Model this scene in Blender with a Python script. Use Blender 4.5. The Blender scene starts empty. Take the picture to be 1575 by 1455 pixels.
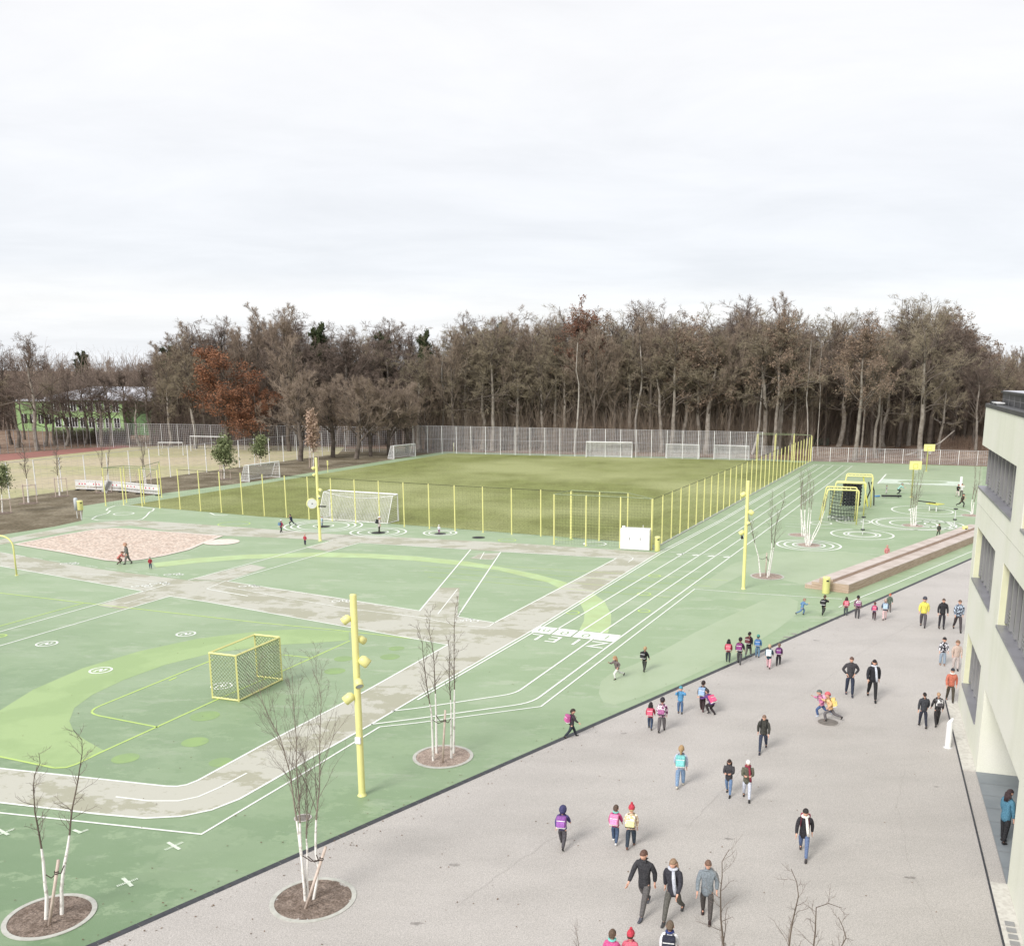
import bpy, bmesh, math, random
import numpy as np
from mathutils import Vector, Matrix
R = math.radians
PI = math.pi
scene = bpy.context.scene
COL = scene.collection

# ------------------------------------------------------------------ camera, world, sun, exposure
CAM_F, CAM_TH, CAM_RO, CAM_CX, CAM_CY, CAM_H = 1476.84, 0.219094, -0.009164, 903.67, 898.91, 13.55
cam_d = bpy.data.cameras.new('camera')
cam = bpy.data.objects.new('camera', cam_d)
COL.objects.link(cam)
scene.camera = cam
cam_d.sensor_fit = 'HORIZONTAL'
cam_d.sensor_width = 36.0
cam_d.lens = CAM_F/1575*36
cam_d.shift_x = (787.5-CAM_CX)/1575
cam_d.shift_y = (CAM_CY-727.5)/1575
cam_d.clip_start = 0.2
cam_d.clip_end = 6000
cam.location = (0, 0, CAM_H)
cam.rotation_euler = (Matrix.Rotation(PI/2-CAM_TH, 3, 'X') @ Matrix.Rotation(-CAM_RO, 3, 'Z')).to_euler()
scene.render.resolution_x = 1024
scene.render.resolution_y = 945

world = bpy.data.worlds.new('World')
scene.world = world
world.use_nodes = True
SUN_EL, SUN_AZ = 38.0, 215.0
def build_world():
    nt = world.node_tree
    nt.nodes.clear()
    N = nt.nodes.new
    L = nt.links.new
    out = N('ShaderNodeOutputWorld')
    tc = N('ShaderNodeTexCoord')
    sep = N('ShaderNodeSeparateXYZ')
    L(tc.outputs['Generated'], sep.inputs[0])
    # project the view direction onto a cloud deck
    mx = N('ShaderNodeMath'); mx.operation = 'MAXIMUM'; mx.inputs[1].default_value = 0.0
    L(sep.outputs['Z'], mx.inputs[0])
    ad = N('ShaderNodeMath'); ad.operation = 'ADD'; ad.inputs[1].default_value = 0.10
    L(mx.outputs[0], ad.inputs[0])
    dx = N('ShaderNodeMath'); dx.operation = 'DIVIDE'
    dy = N('ShaderNodeMath'); dy.operation = 'DIVIDE'
    L(sep.outputs['X'], dx.inputs[0]); L(ad.outputs[0], dx.inputs[1])
    L(sep.outputs['Y'], dy.inputs[0]); L(ad.outputs[0], dy.inputs[1])
    cb = N('ShaderNodeCombineXYZ')
    L(dx.outputs[0], cb.inputs[0]); L(dy.outputs[0], cb.inputs[1])
    mp = N('ShaderNodeMapping')
    mp.inputs['Scale'].default_value = (0.85, 1.2, 1)
    mp.inputs['Rotation'].default_value = (0, 0, R(8))
    L(cb.outputs[0], mp.inputs[0])
    no = N('ShaderNodeTexNoise'); no.inputs['Scale'].default_value = 0.9
    no.inputs['Detail'].default_value = 9; no.inputs['Roughness'].default_value = 0.60
    no.inputs['Distortion'].default_value = 0.35
    L(mp.outputs[0], no.inputs['Vector'])
    cr = N('ShaderNodeValToRGB')
    cr.color_ramp.elements[0].position = 0.30; cr.color_ramp.elements[0].color = (0.82, 0.826, 0.838, 1)
    cr.color_ramp.elements[1].position = 0.66; cr.color_ramp.elements[1].color = (0.935, 0.935, 0.94, 1)
    L(no.outputs['Fac'], cr.inputs[0])
    # height tint of the overcast: lighter towards the zenith, a bright strip low down
    zr = N('ShaderNodeValToRGB')
    e = zr.color_ramp.elements
    e[0].position = 0.0; e[0].color = (0.93, 0.96, 1.0, 1)
    e[1].position = 1.0; e[1].color = (1.04, 1.035, 1.035, 1)
    for p, c in ((0.03, (0.97, 0.985, 1.01)), (0.055, (1.03, 1.03, 1.03)), (0.09, (0.93, 0.95, 0.985)), (0.17, (0.95, 0.96, 0.985)), (0.28, (1.02, 1.015, 1.018))):
        k = e.new(p); k.color = (*c, 1)
    L(sep.outputs['Z'], zr.inputs[0])
    mul = N('ShaderNodeMix'); mul.data_type = 'RGBA'; mul.blend_type = 'MULTIPLY'; mul.inputs[0].default_value = 1
    L(cr.outputs[0], mul.inputs[6]); L(zr.outputs[0], mul.inputs[7])
    bg1 = N('ShaderNodeBackground'); bg1.inputs[1].default_value = 0.50
    L(mul.outputs[2], bg1.inputs[0])
    sky = N('ShaderNodeTexSky'); sky.sky_type = 'NISHITA'; sky.sun_disc = False
    sky.sun_elevation = R(SUN_EL); sky.sun_rotation = R(SUN_AZ)
    bg2 = N('ShaderNodeBackground'); bg2.inputs[1].default_value = 0.08
    L(sky.outputs[0], bg2.inputs[0])
    ms = N('ShaderNodeMixShader'); ms.inputs[0].default_value = 0.06
    L(bg1.outputs[0], ms.inputs[1]); L(bg2.outputs[0], ms.inputs[2])
    L(ms.outputs[0], out.inputs[0])
build_world()
sun_d = bpy.data.lights.new('sun', 'SUN')
sun_d.energy = 1.5
sun_d.angle = R(22)
sun_d.color = (1.0, 0.965, 0.92)
sun = bpy.data.objects.new('sun', sun_d)
COL.objects.link(sun)
sun.rotation_euler = (R(90-SUN_EL), 0, R(180-SUN_AZ))
sun.location = (0, 0, 60)
scene.view_settings.view_transform = 'Standard'
scene.view_settings.look = 'None'
scene.view_settings.exposure = 1.15
scene.view_settings.gamma = 1
scene.view_settings.use_curve_mapping = False
scene.cycles.max_bounces = 5
scene.cycles.transparent_max_bounces = 8

# ------------------------------------------------------------------ survey helpers (calibrated from the photograph)
def _ray(x, y):
    u = (x-CAM_CX)/CAM_F; v = (y-CAM_CY)/CAM_F
    c, s = math.cos(CAM_RO), math.sin(CAM_RO)
    u, v = c*u-s*v, s*u+c*v
    return u, math.cos(CAM_TH)-v*math.sin(CAM_TH), -(math.sin(CAM_TH)+v*math.cos(CAM_TH))
def G(x, y, z=0.0):
    """world point at height z seen at photo pixel (x, y)"""
    X, Y, Z = _ray(x, y); t = (z-CAM_H)/Z
    return Vector((X*t, Y*t, z))
def HT(b, ty):
    """height of something standing at pixel b whose top is at row ty"""
    g = G(*b); lo, hi = 0.0, 60.0
    for _ in range(40):
        z = (lo+hi)/2
        Z = z-CAM_H
        d = g.y*math.cos(CAM_TH)-Z*math.sin(CAM_TH); dn = -Z*math.cos(CAM_TH)-g.y*math.sin(CAM_TH)
        u, v = g.x/d, dn/d
        c, s = math.cos(-CAM_RO), math.sin(-CAM_RO)
        if (s*u+c*v)*CAM_F+CAM_CY > ty: lo = z
        else: hi = z
    return z
def DEP(g): return g.y*math.cos(CAM_TH)+CAM_H*math.sin(CAM_TH)
def W(px, g): return px*DEP(g)/CAM_F     # metres across for px photo pixels at point g

# ------------------------------------------------------------------ mesh helpers
class MB:
    def __init__(s): s.v = []; s.f = []; s.m = []; s.cur = 0
    def add(s, vs, fs):
        o = len(s.v); s.v.extend([tuple(v) for v in vs]); s.f.extend([tuple(i+o for i in f) for f in fs]); s.m.extend([s.cur]*len(fs))
    def quad(s, a, b, c, d): s.add([a, b, c, d], [(0, 1, 2, 3)])
    def box(s, c, sz, rz=0.0, rot=None):
        x, y, z = [k/2 for k in sz]
        vs = [Vector((i*x, j*y, k*z)) for i in (-1, 1) for j in (-1, 1) for k in (-1, 1)]
        M = rot if rot is not None else Matrix.Rotation(rz, 3, 'Z')
        c = Vector(c)
        s.add([M@v+c for v in vs], [(0, 1, 3, 2), (4, 6, 7, 5), (0, 4, 5, 1), (2, 3, 7, 6), (0, 2, 6, 4), (1, 5, 7, 3)])
    def bbox(s, c, sz, b=0.02, rz=0.0):
        """box with bevelled edges"""
        bm = bmesh.new(); bmesh.ops.create_cube(bm, size=1)
        bmesh.ops.scale(bm, vec=sz, verts=bm.verts)
        bmesh.ops.bevel(bm, geom=bm.edges[:], offset=b, segments=2, affect='EDGES', profile=0.6)
        M = Matrix.Rotation(rz, 3, 'Z'); c = Vector(c)
        bm.verts.index_update()
        s.add([M@v.co+c for v in bm.verts], [[v.index for v in f.verts] for f in bm.faces]); bm.free()
    def tube(s, pts, rad, n=8, caps=True, closed=False):
        pts = [Vector(p) for p in pts]
        if not isinstance(rad, (list, tuple, np.ndarray)): rad = [rad]*len(pts)
        o = len(s.v); k = len(pts); prev = None
        for i, p in enumerate(pts):
            if closed: d = pts[(i+1) % k]-pts[i-1]
            else: d = pts[min(i+1, k-1)]-pts[max(i-1, 0)]
            if d.length < 1e-9: d = Vector((0, 0, 1))
            d.normalize()
            if prev is None:
                a = d.cross(Vector((0, 0, 1)))
                if a.length < 0.05: a = d.cross(Vector((1, 0, 0)))
            else:
                a = prev-d*prev.dot(d)
            a.normalize(); prev = a; b = d.cross(a)
            for j in range(n):
                t = 2*PI*j/n
                s.v.append(tuple(p+(a*math.cos(t)+b*math.sin(t))*rad[i]))
        for i in range(k if closed else k-1):
            i2 = (i+1) % k
            for j in range(n):
                s.f.append((o+i*n+j, o+i*n+(j+1) % n, o+i2*n+(j+1) % n, o+i2*n+j)); s.m.append(s.cur)
        if caps and not closed:
            s.f.append(tuple(o+j for j in range(n))[::-1]); s.m.append(s.cur)
            s.f.append(tuple(o+(k-1)*n+j for j in range(n))); s.m.append(s.cur)
    def cyl(s, a, b, r, n=12): s.tube([a, b], r, n)
    def lathe(s, prof, c=(0, 0, 0), n=20, ax=None):
        c = Vector(c); o = len(s.v)
        M = ax if ax is not None else Matrix.Identity(3)
        for r, z in prof:
            for j in range(n):
                t = 2*PI*j/n; s.v.append(tuple(M@Vector((r*math.cos(t), r*math.sin(t), z))+c))
        for i in range(len(prof)-1):
            for j in range(n):
                s.f.append((o+i*n+j, o+i*n+(j+1) % n, o+(i+1)*n+(j+1) % n, o+(i+1)*n+j)); s.m.append(s.cur)
    def strip(s, pts, w, z, closed=False):
        """flat painted line of width w along ground points"""
        P = [Vector((p[0], p[1])) for p in pts]; k = len(P); Lf = []; Rt = []
        for i in range(k):
            if closed: a, b = P[i]-P[i-1], P[(i+1) % k]-P[i]
            else:
                a = P[i]-P[i-1] if i > 0 else P[1]-P[0]
                b = P[i+1]-P[i] if i < k-1 else P[-1]-P[-2]
            if a.length < 1e-6: a = b
            if b.length < 1e-6: b = a
            a = a.normalized(); b = b.normalized(); t = (a+b)
            if t.length < 1e-4: t = a
            t.normalize(); n = Vector((-t.y, t.x)); m = max(0.5, n.dot(Vector((-a.y, a.x))))
            Lf.append(P[i]+n*w/2/m); Rt.append(P[i]-n*w/2/m)
        vs = [(p.x, p.y, z) for p in Lf]+[(p.x, p.y, z) for p in Rt]
        fs = [(i, k+i, k+(i+1) % k, (i+1) % k) for i in range(k if closed else k-1)]
        s.add(vs, fs)
    def poly(s, pts, z):
        """filled flat polygon (may be concave)"""
        from mathutils.geometry import tessellate_polygon
        vs = [Vector((p[0], p[1], z)) for p in pts]
        tr = tessellate_polygon([vs])
        fs = []
        for t in tr:
            a, b, c = [vs[i] for i in t]
            fs.append(t if (b-a).cross(c-a).z > 0 else (t[0], t[2], t[1]))
        s.add(vs, fs)
    def mesh(s, name):
        me = bpy.data.meshes.new(name); me.from_pydata(s.v, [], s.f)
        if any(s.m): me.polygons.foreach_set('material_index', s.m)
        me.update(); return me
def link(name, me, mats, parent=None, smooth=False):
    o = bpy.data.objects.new(name, me); COL.objects.link(o)
    for m in (mats if isinstance(mats, (list, tuple)) else [mats]): me.materials.append(m)
    if smooth: me.shade_smooth()
    if parent: o.parent = parent
    return o
def obj(name, mb, mats, parent=None, smooth=False): return link(name, mb.mesh(name), mats, parent, smooth)
def thing(name, label, cat, loc=(0, 0, 0), rz=0.0, group=None):
    o = bpy.data.objects.new(name, None); COL.objects.link(o); o.location = loc; o.rotation_euler = (0, 0, rz)
    o['label'] = label; o['category'] = cat
    if group: o['group'] = group
    return o
def tag(o, label, cat, group=None, kind=None):
    o['label'] = label; o['category'] = cat
    if group: o['group'] = group
    if kind: o['kind'] = kind
    return o
def struct(name, mb, mats, kind='structure'):
    o = obj(name, mb, mats); o['kind'] = kind; return o
def dup(root, loc, rz, label=None, scale=None):
    r = root.copy(); COL.objects.link(r); r.location = loc; r.rotation_euler = (0, 0, rz)
    if scale is not None: r.scale = scale if isinstance(scale, (tuple, list)) else (scale,)*3
    if label: r['label'] = label
    for ch in [c for c in bpy.data.objects if c.parent == root] if root.name not in KIDS else KIDS[root.name]:
        c = ch.copy(); COL.objects.link(c); c.parent = r
    return r
KIDS = {}

# ------------------------------------------------------------------ materials
def mat(name, col, rough=0.7, col2=None, scale=3.0, detail=5, fac=(0.4, 0.6), bump=0.0, bscale=None, spec=0.3, metal=0.0,
        col3=None, scale3=0.1, fac3=(0.45, 0.6), stretch=None, speck=None, spscale=60, srot=0.0, nr=0.5):
    m = bpy.data.materials.new(name); m.use_nodes = True
    nt = m.node_tree; N = nt.nodes.new; L = nt.links.new
    p = nt.nodes['Principled BSDF']
    p.inputs['Roughness'].default_value = rough; p.inputs['Metallic'].default_value = metal
    p.inputs['Specular IOR Level'].default_value = spec
    p.inputs['Base Color'].default_value = (*col, 1)
    if col2 is None and bump == 0 and speck is None: return m
    geo = N('ShaderNodeNewGeometry'); src = geo.outputs['Position']
    if stretch:
        mp = N('ShaderNodeMapping'); mp.inputs['Scale'].default_value = stretch; mp.inputs['Rotation'].default_value = (0, 0, srot)
        L(src, mp.inputs[0]); src2 = mp.outputs[0]
    else: src2 = src
    def noise(sc, vec, det=detail):
        n = N('ShaderNodeTexNoise'); n.inputs['Scale'].default_value = sc; n.inputs['Detail'].default_value = det; n.inputs['Roughness'].default_value = nr
        L(vec, n.inputs['Vector']); return n.outputs['Fac']
    def ramp(v, a, b):
        r = N('ShaderNodeMapRange'); r.inputs[1].default_value = a; r.inputs[2].default_value = b; L(v, r.inputs[0]); return r.outputs[0]
    cur = None
    if col2 is not None:
        mx = N('ShaderNodeMix'); mx.data_type = 'RGBA'
        mx.inputs[6].default_value = (*col, 1); mx.inputs[7].default_value = (*col2, 1)
        L(ramp(noise(scale, src2), *fac), mx.inputs[0]); cur = mx.outputs[2]
    if col3 is not None:
        mx = N('ShaderNodeMix'); mx.data_type = 'RGBA'
        if cur: L(cur, mx.inputs[6])
        else: mx.inputs[6].default_value = (*col, 1)
        mx.inputs[7].default_value = (*col3, 1)
        L(ramp(noise(scale3, src), *fac3), mx.inputs[0]); cur = mx.outputs[2]
    if speck is not None:
        mx = N('ShaderNodeMix'); mx.data_type = 'RGBA'; mx.blend_type = 'MULTIPLY'; mx.inputs[0].default_value = 1
        if cur: L(cur, mx.inputs[6])
        else: mx.inputs[6].default_value = (*col, 1)
        cr = N('ShaderNodeValToRGB'); cr.color_ramp.elements[0].position = 0.32; cr.color_ramp.elements[0].color = (1-speck,)*3+(1,)
        cr.color_ramp.elements[1].position = 0.68; cr.color_ramp.elements[1].color = (1+speck*0.5,)*3+(1,)
        L(noise(spscale, src, 3), cr.inputs[0]); L(cr.outputs[0], mx.inputs[7]); cur = mx.outputs[2]
    if cur: L(cur, p.inputs['Base Color'])
    if bump:
        b = N('ShaderNodeBump'); b.inputs['Strength'].default_value = bump; b.inputs['Distance'].default_value = 0.02
        L(noise(bscale or scale*4, src, 4), b.inputs['Height']); L(b.outputs[0], p.inputs['Normal'])
    return m
def srgb(r, g, b):
    f = lambda c: (c/255/12.92 if c/255 <= 0.04045 else ((c/255+0.055)/1.055)**2.4)
    return (f(r), f(g), f(b))

M = {}
M['court'] = mat('court_rubber', (0.200, 0.292, 0.143), 0.5, (0.262, 0.352, 0.200), 0.42, 12, (0.455, 0.565), 0.18, 130, 0.6, nr=0.68, col3=(0.35, 0.43, 0.275), scale3=0.11, fac3=(0.44, 0.64), stretch=(1, 0.6, 1), speck=0.10, spscale=45)
def court_material():
    m = bpy.data.materials.new('court_rubber'); m.use_nodes = True
    nt = m.node_tree; N = nt.nodes.new; L = nt.links.new; p = nt.nodes['Principled BSDF']
    p.inputs['Roughness'].default_value = 0.52; p.inputs['Specular IOR Level'].default_value = 0.5
    geo = N('ShaderNodeNewGeometry'); sep = N('ShaderNodeSeparateXYZ'); L(geo.outputs['Position'], sep.inputs[0])
    def noise(sc, det, ro, sx=1.0, rot=0.0):
        mp = N('ShaderNodeMapping'); mp.inputs['Scale'].default_value = (sx, 1, 1); mp.inputs['Rotation'].default_value = (0, 0, rot); L(geo.outputs['Position'], mp.inputs[0])
        n = N('ShaderNodeTexNoise'); n.inputs['Scale'].default_value = sc; n.inputs['Detail'].default_value = det; n.inputs['Roughness'].default_value = ro; L(mp.outputs[0], n.inputs['Vector']); return n.outputs['Fac']
    def rng_(v, a, b, c=0.0, d=1.0):
        r = N('ShaderNodeMapRange'); r.inputs[1].default_value = a; r.inputs[2].default_value = b; r.inputs[3].default_value = c; r.inputs[4].default_value = d; L(v, r.inputs[0]); return r.outputs[0]
    def mth(op, a, b):
        k = N('ShaderNodeMath'); k.operation = op
        for i, q_ in enumerate((a, b)):
            if isinstance(q_, float): k.inputs[i].default_value = q_
            else: L(q_, k.inputs[i])
        return k.outputs[0]
    def mix(f, a, b, bl='MIX'):
        k = N('ShaderNodeMix'); k.data_type = 'RGBA'; k.blend_type = bl
        if isinstance(f, float): k.inputs[0].default_value = f
        else: L(f, k.inputs[0])
        for i, q_ in ((6, a), (7, b)):
            if isinstance(q_, tuple): k.inputs[i].default_value = (*q_, 1)
            else: L(q_, k.inputs[i])
        return k.outputs[2]
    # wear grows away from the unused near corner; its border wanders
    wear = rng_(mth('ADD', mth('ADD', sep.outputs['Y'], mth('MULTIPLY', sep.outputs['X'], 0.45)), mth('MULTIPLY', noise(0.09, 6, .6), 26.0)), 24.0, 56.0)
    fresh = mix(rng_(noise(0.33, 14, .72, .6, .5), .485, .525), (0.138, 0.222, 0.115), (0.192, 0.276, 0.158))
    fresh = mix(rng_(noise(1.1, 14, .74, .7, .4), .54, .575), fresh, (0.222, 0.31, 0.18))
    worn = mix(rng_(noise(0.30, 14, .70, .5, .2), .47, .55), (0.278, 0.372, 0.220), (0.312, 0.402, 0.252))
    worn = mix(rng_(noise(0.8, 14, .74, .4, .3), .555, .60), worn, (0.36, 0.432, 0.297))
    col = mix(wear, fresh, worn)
    cr = N('ShaderNodeValToRGB'); cr.color_ramp.elements[0].position = .3; cr.color_ramp.elements[0].color = (.90, .90, .90, 1); cr.color_ramp.elements[1].position = .7; cr.color_ramp.elements[1].color = (1.07, 1.07, 1.07, 1)
    L(noise(38, 3, .6), cr.inputs[0]); col = mix(1.0, col, cr.outputs[0], 'MULTIPLY'); L(col, p.inputs['Base Color'])
    b = N('ShaderNodeBump'); b.inputs['Strength'].default_value = .18; b.inputs['Distance'].default_value = .02; L(noise(130, 4, .5), b.inputs['Height']); L(b.outputs[0], p.inputs['Normal'])
    return m
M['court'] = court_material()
M['court_pale'] = mat('court_rubber_pale', (0.36, 0.44, 0.29), 0.5, (0.325, 0.41, 0.255), 0.3, 12, (0.42, 0.62), 0.18, 130, 0.6, nr=0.65, speck=0.07, spscale=45)
M['asphalt'] = mat('plaza_asphalt', (0.49, 0.462, 0.435), 0.7, (0.435, 0.41, 0.385), 0.45, 11, (0.42, 0.64), 0.5, 70, 0.5, col3=(0.525, 0.495, 0.47), scale3=0.09, fac3=(0.48, 0.66), stretch=(0.35, 1, 1), srot=R(-38), speck=0.34, spscale=32, nr=0.62)
M['path'] = mat('path_paint_worn', (0.49, 0.485, 0.42), 0.7, (0.375, 0.37, 0.285), 0.42, 14, (0.505, 0.522), 0.2, 90, 0.3, nr=0.72, stretch=(.7, 1.2, 1), srot=R(20), col3=(0.42, 0.41, 0.34), scale3=1.7, fac3=(0.6, 0.63), speck=0.06)
M['line'] = mat('line_paint', (0.80, 0.82, 0.78), 0.6, (0.72, 0.76, 0.69), 6, 4, (0.5, 0.75), 0, None, 0.3)
M['lineworn'] = mat('line_paint_worn', (0.66, 0.72, 0.62), 0.6, (0.52, 0.62, 0.48), 9, 4, (0.45, 0.6))
M['lime'] = mat('lime_paint', (0.345, 0.465, 0.215), 0.5, (0.305, 0.42, 0.19), 0.4, 13, (0.46, 0.56), 0.2, 130, speck=0.08, spscale=45)
M['limeline'] = mat('lime_line', (0.50, 0.66, 0.18), 0.6, (0.44, 0.60, 0.2), 4, 4, (0.4, 0.7))
M['limepale'] = mat('lime_pale', (0.40, 0.50, 0.25), 0.5, (0.44, 0.58, 0.3), 0.7, 7, (0.4, 0.65), 0.1, 130)
M['drain'] = mat('drain_channel', (0.035, 0.038, 0.045), 0.5, (0.06, 0.062, 0.07), 5, 4, (0.4, 0.7), 0.3, 30)
M['grass'] = mat('pitch_grass', (0.235, 0.26, 0.098), 0.9, (0.195, 0.212, 0.08), 0.45, 9, (0.42, 0.62), 0.9, 14, 0.1, col3=(0.345, 0.365, 0.175), scale3=0.05, fac3=(0.42, 0.62), stretch=(1, 0.5, 1), speck=0.30, spscale=5)
M['soil'] = mat('brown_turf', (0.15, 0.125, 0.085), 0.95, (0.26, 0.225, 0.165), 0.35, 10, (0.4, 0.65), 1.0, 6, 0.1, speck=0.35, spscale=4)
M['litter'] = mat('leaf_litter', (0.21, 0.14, 0.10), 0.95, (0.31, 0.235, 0.18), 0.3, 10, (0.4, 0.65), 1.0, 5, 0.1, speck=0.4, spscale=3)
M['track'] = mat('red_track', (0.30, 0.135, 0.11), 0.8, (0.25, 0.12, 0.10), 0.2, 5, (0.4, 0.6))
M['field'] = mat('dry_sports_field', (0.40, 0.385, 0.225), 0.9, (0.47, 0.41, 0.29), 0.07, 8, (0.42, 0.6), 0.3, 6, 0.1, speck=0.15, spscale=1.2, stretch=(0.35, 1, 1))
M['sand'] = mat('pink_gravel', (0.66, 0.555, 0.475), 0.95, (0.57, 0.46, 0.385), 1.2, 9, (0.45, 0.62), 1.0, 9, 0.1, speck=0.45, spscale=5)
M['sandedge'] = mat('sand_kerb', (0.74, 0.64, 0.58), 0.8, (0.66, 0.58, 0.52), 3)
M['mulch'] = mat('bark_mulch', (0.27, 0.215, 0.18), 0.95, (0.175, 0.135, 0.11), 3.5, 8, (0.4, 0.62), 1.0, 30, 0.1, speck=0.5, spscale=22)
M['pitgravel'] = mat('pit_gravel', (0.44, 0.355, 0.30), 0.95, (0.34, 0.27, 0.23), 3.5, 8, (0.4, 0.62), 1.0, 30, 0.1, speck=0.4, spscale=22)
M['concrete'] = mat('kerb_concrete', (0.50, 0.50, 0.46), 0.85, (0.42, 0.42, 0.38), 6, 5, (0.4, 0.65), 0.3, 50)
M['yellow'] = mat('yellow_powder_coat', (0.76, 0.73, 0.30), 0.4, (0.70, 0.67, 0.28), 2, 4, (0.4, 0.7), 0, None, 0.5)
M['yellowdk'] = mat('yellow_green_coat', (0.62, 0.62, 0.12), 0.4, (0.56, 0.56, 0.12), 2)
M['white'] = mat('white_coat', (0.80, 0.80, 0.80), 0.45, (0.74, 0.74, 0.74), 3)
M['postwhite'] = mat('galvanised_white', (0.70, 0.70, 0.70), 0.5, (0.6, 0.6, 0.61), 2, metal=0.0)
M['wire'] = mat('fence_wire', (0.50, 0.49, 0.51), 0.5, (0.44, 0.43, 0.45), 1)
M['netwhite'] = mat('net_white', (0.75, 0.75, 0.76), 0.8, (0.66, 0.66, 0.67), 4)
M['black'] = mat('black_rubber', (0.018, 0.018, 0.02), 0.6, (0.03, 0.03, 0.032), 8)
M['rope'] = mat('dark_rope', (0.03, 0.035, 0.04), 0.8, (0.05, 0.055, 0.06), 8)
M['chain'] = mat('steel_mesh', (0.30, 0.34, 0.20), 0.45, (0.20, 0.24, 0.15), 10, metal=0.3)
M['whitebark'] = mat('whitewashed_bark', (0.80, 0.78, 0.75), 0.85, (0.50, 0.47, 0.43), 7, 8, (0.53, 0.64), 0.5, 30)
M['bark'] = mat('dark_bark', (0.105, 0.082, 0.065), 0.9, (0.16, 0.13, 0.105), 3, 7, (0.4, 0.65), 0.7, 15)
M['twig'] = mat('twig', (0.17, 0.14, 0.12), 0.9, (0.225, 0.19, 0.165), 3)
M['birchtwig'] = mat('young_birch_bark', (0.27, 0.235, 0.19), 0.9, (0.2, 0.17, 0.14), 5)
M['oakbark'] = mat('grey_bark', (0.30, 0.27, 0.235), 0.95, (0.19, 0.165, 0.14), 1.6, 8, (0.4, 0.62), 0.8, 8, 0.1)
M['oakdark'] = mat('dark_oak_bark', (0.10, 0.083, 0.07), 0.95, (0.16, 0.135, 0.115), 1.6, 8, (0.4, 0.62), 0.8, 8, 0.1)
M['birch'] = mat('pale_trunk', (0.42, 0.39, 0.35), 0.9, (0.28, 0.25, 0.22), 1.2, 7, (0.45, 0.62))
M['twg1'] = mat('forest_twigs', (0.275, 0.218, 0.172), 0.95, (0.36, 0.29, 0.232), 0.25, 4, (0.35, 0.65), spec=0.05)
M['twg2'] = mat('forest_twigs_olive', (0.265, 0.228, 0.165), 0.95, (0.345, 0.292, 0.215), 0.25, 4, (0.35, 0.65), spec=0.05)
M['twg3'] = mat('forest_twigs_dark', (0.185, 0.145, 0.122), 0.95, (0.25, 0.198, 0.168), 0.25, 4, (0.35, 0.65), spec=0.05)
M['leafo'] = mat('beech_leaf_orange', (0.29, 0.145, 0.085), 0.9, (0.21, 0.10, 0.06), 0.8, 4, (0.4, 0.6), spec=0.1)
M['leafb'] = mat('oak_leaf_brown', (0.27, 0.20, 0.15), 0.9, (0.19, 0.135, 0.10), 0.8, 4, (0.4, 0.6), spec=0.1)
M['leafr'] = mat('oak_leaf_russet', (0.25, 0.145, 0.105), 0.9, (0.18, 0.09, 0.065), 0.8, 4, (0.4, 0.6), spec=0.1)
M['leafp'] = mat('hornbeam_leaf_beige', (0.46, 0.34, 0.27), 0.9, (0.38, 0.27, 0.2), 2, 4, (0.4, 0.6), spec=0.1)
M['needle'] = mat('conifer_needles', (0.045, 0.062, 0.03), 0.9, (0.075, 0.09, 0.045), 0.6, 4, (0.4, 0.6), spec=0.1)
M['evleaf'] = mat('evergreen_oak_leaf', (0.15, 0.185, 0.085), 0.7, (0.25, 0.28, 0.14), 2.5, 4, (0.4, 0.6))
M['stake'] = mat('stake_wood', (0.60, 0.50, 0.44), 0.8, (0.50, 0.41, 0.35), 6)
M['strap'] = mat('tie_strap', (0.05, 0.035, 0.03), 0.9)
M['bench'] = mat('larch_boards', (0.50, 0.385, 0.305), 0.75, (0.39, 0.285, 0.215), 1.2, 7, (0.4, 0.62), 0.2, 20, stretch=(1, 1, 14))
M['benchtop'] = mat('grey_larch_boards', (0.56, 0.495, 0.455), 0.75, (0.46, 0.395, 0.35), 1.0, 7, (0.4, 0.62), 0.2, 20)
M['gap'] = mat('board_gap', (0.12, 0.075, 0.055), 0.9)
M['wall'] = mat('green_concrete', (0.75, 0.76, 0.655), 0.85, (0.705, 0.715, 0.61), 0.8, 8, (0.4, 0.66), 0.25, 25, 0.2, col3=(0.77, 0.77, 0.69), scale3=0.35, fac3=(0.45, 0.62), stretch=(1.6, 1.6, 0.12), speck=0.05, spscale=30)
M['reveal'] = mat('window_reveal', (0.68, 0.68, 0.48), 0.85, (0.63, 0.64, 0.45), 1)
M['frame'] = mat('grey_aluminium', (0.34, 0.34, 0.345), 0.4, (0.30, 0.30, 0.305), 1, metal=0.3)
M['sill'] = mat('sill_aluminium', (0.30, 0.30, 0.335), 0.4, (0.26, 0.26, 0.285), 1, metal=0.3)
M['roofdk'] = mat('roof_fascia', (0.06, 0.06, 0.062), 0.5, (0.08, 0.08, 0.083), 1)
M['roofgrey'] = mat('roof_membrane', (0.55, 0.56, 0.60), 0.6, (0.45, 0.46, 0.5), 0.8)
M['tile'] = mat('passage_paving', (0.25, 0.275, 0.295), 0.6, (0.205, 0.23, 0.25), 0.6, 4, (0.4, 0.6))
M['schoolgreen'] = mat('far_green_render', (0.30, 0.44, 0.20), 0.9, (0.25, 0.37, 0.17), 0.5)
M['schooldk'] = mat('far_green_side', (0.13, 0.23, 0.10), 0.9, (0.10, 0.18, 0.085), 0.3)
M['cream'] = mat('far_cream_render', (0.55, 0.50, 0.33), 0.9)
M['red'] = mat('red_plastic', (0.62, 0.03, 0.05), 0.5)
def glass(name, col, rough=0.06):
    m = mat(name, col, rough, spec=0.6); return m
M['glass'] = glass('dark_window', (0.02, 0.022, 0.024), 0.12)
M['lens'] = glass('lamp_lens', (0.45, 0.47, 0.5), 0.1)

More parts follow.
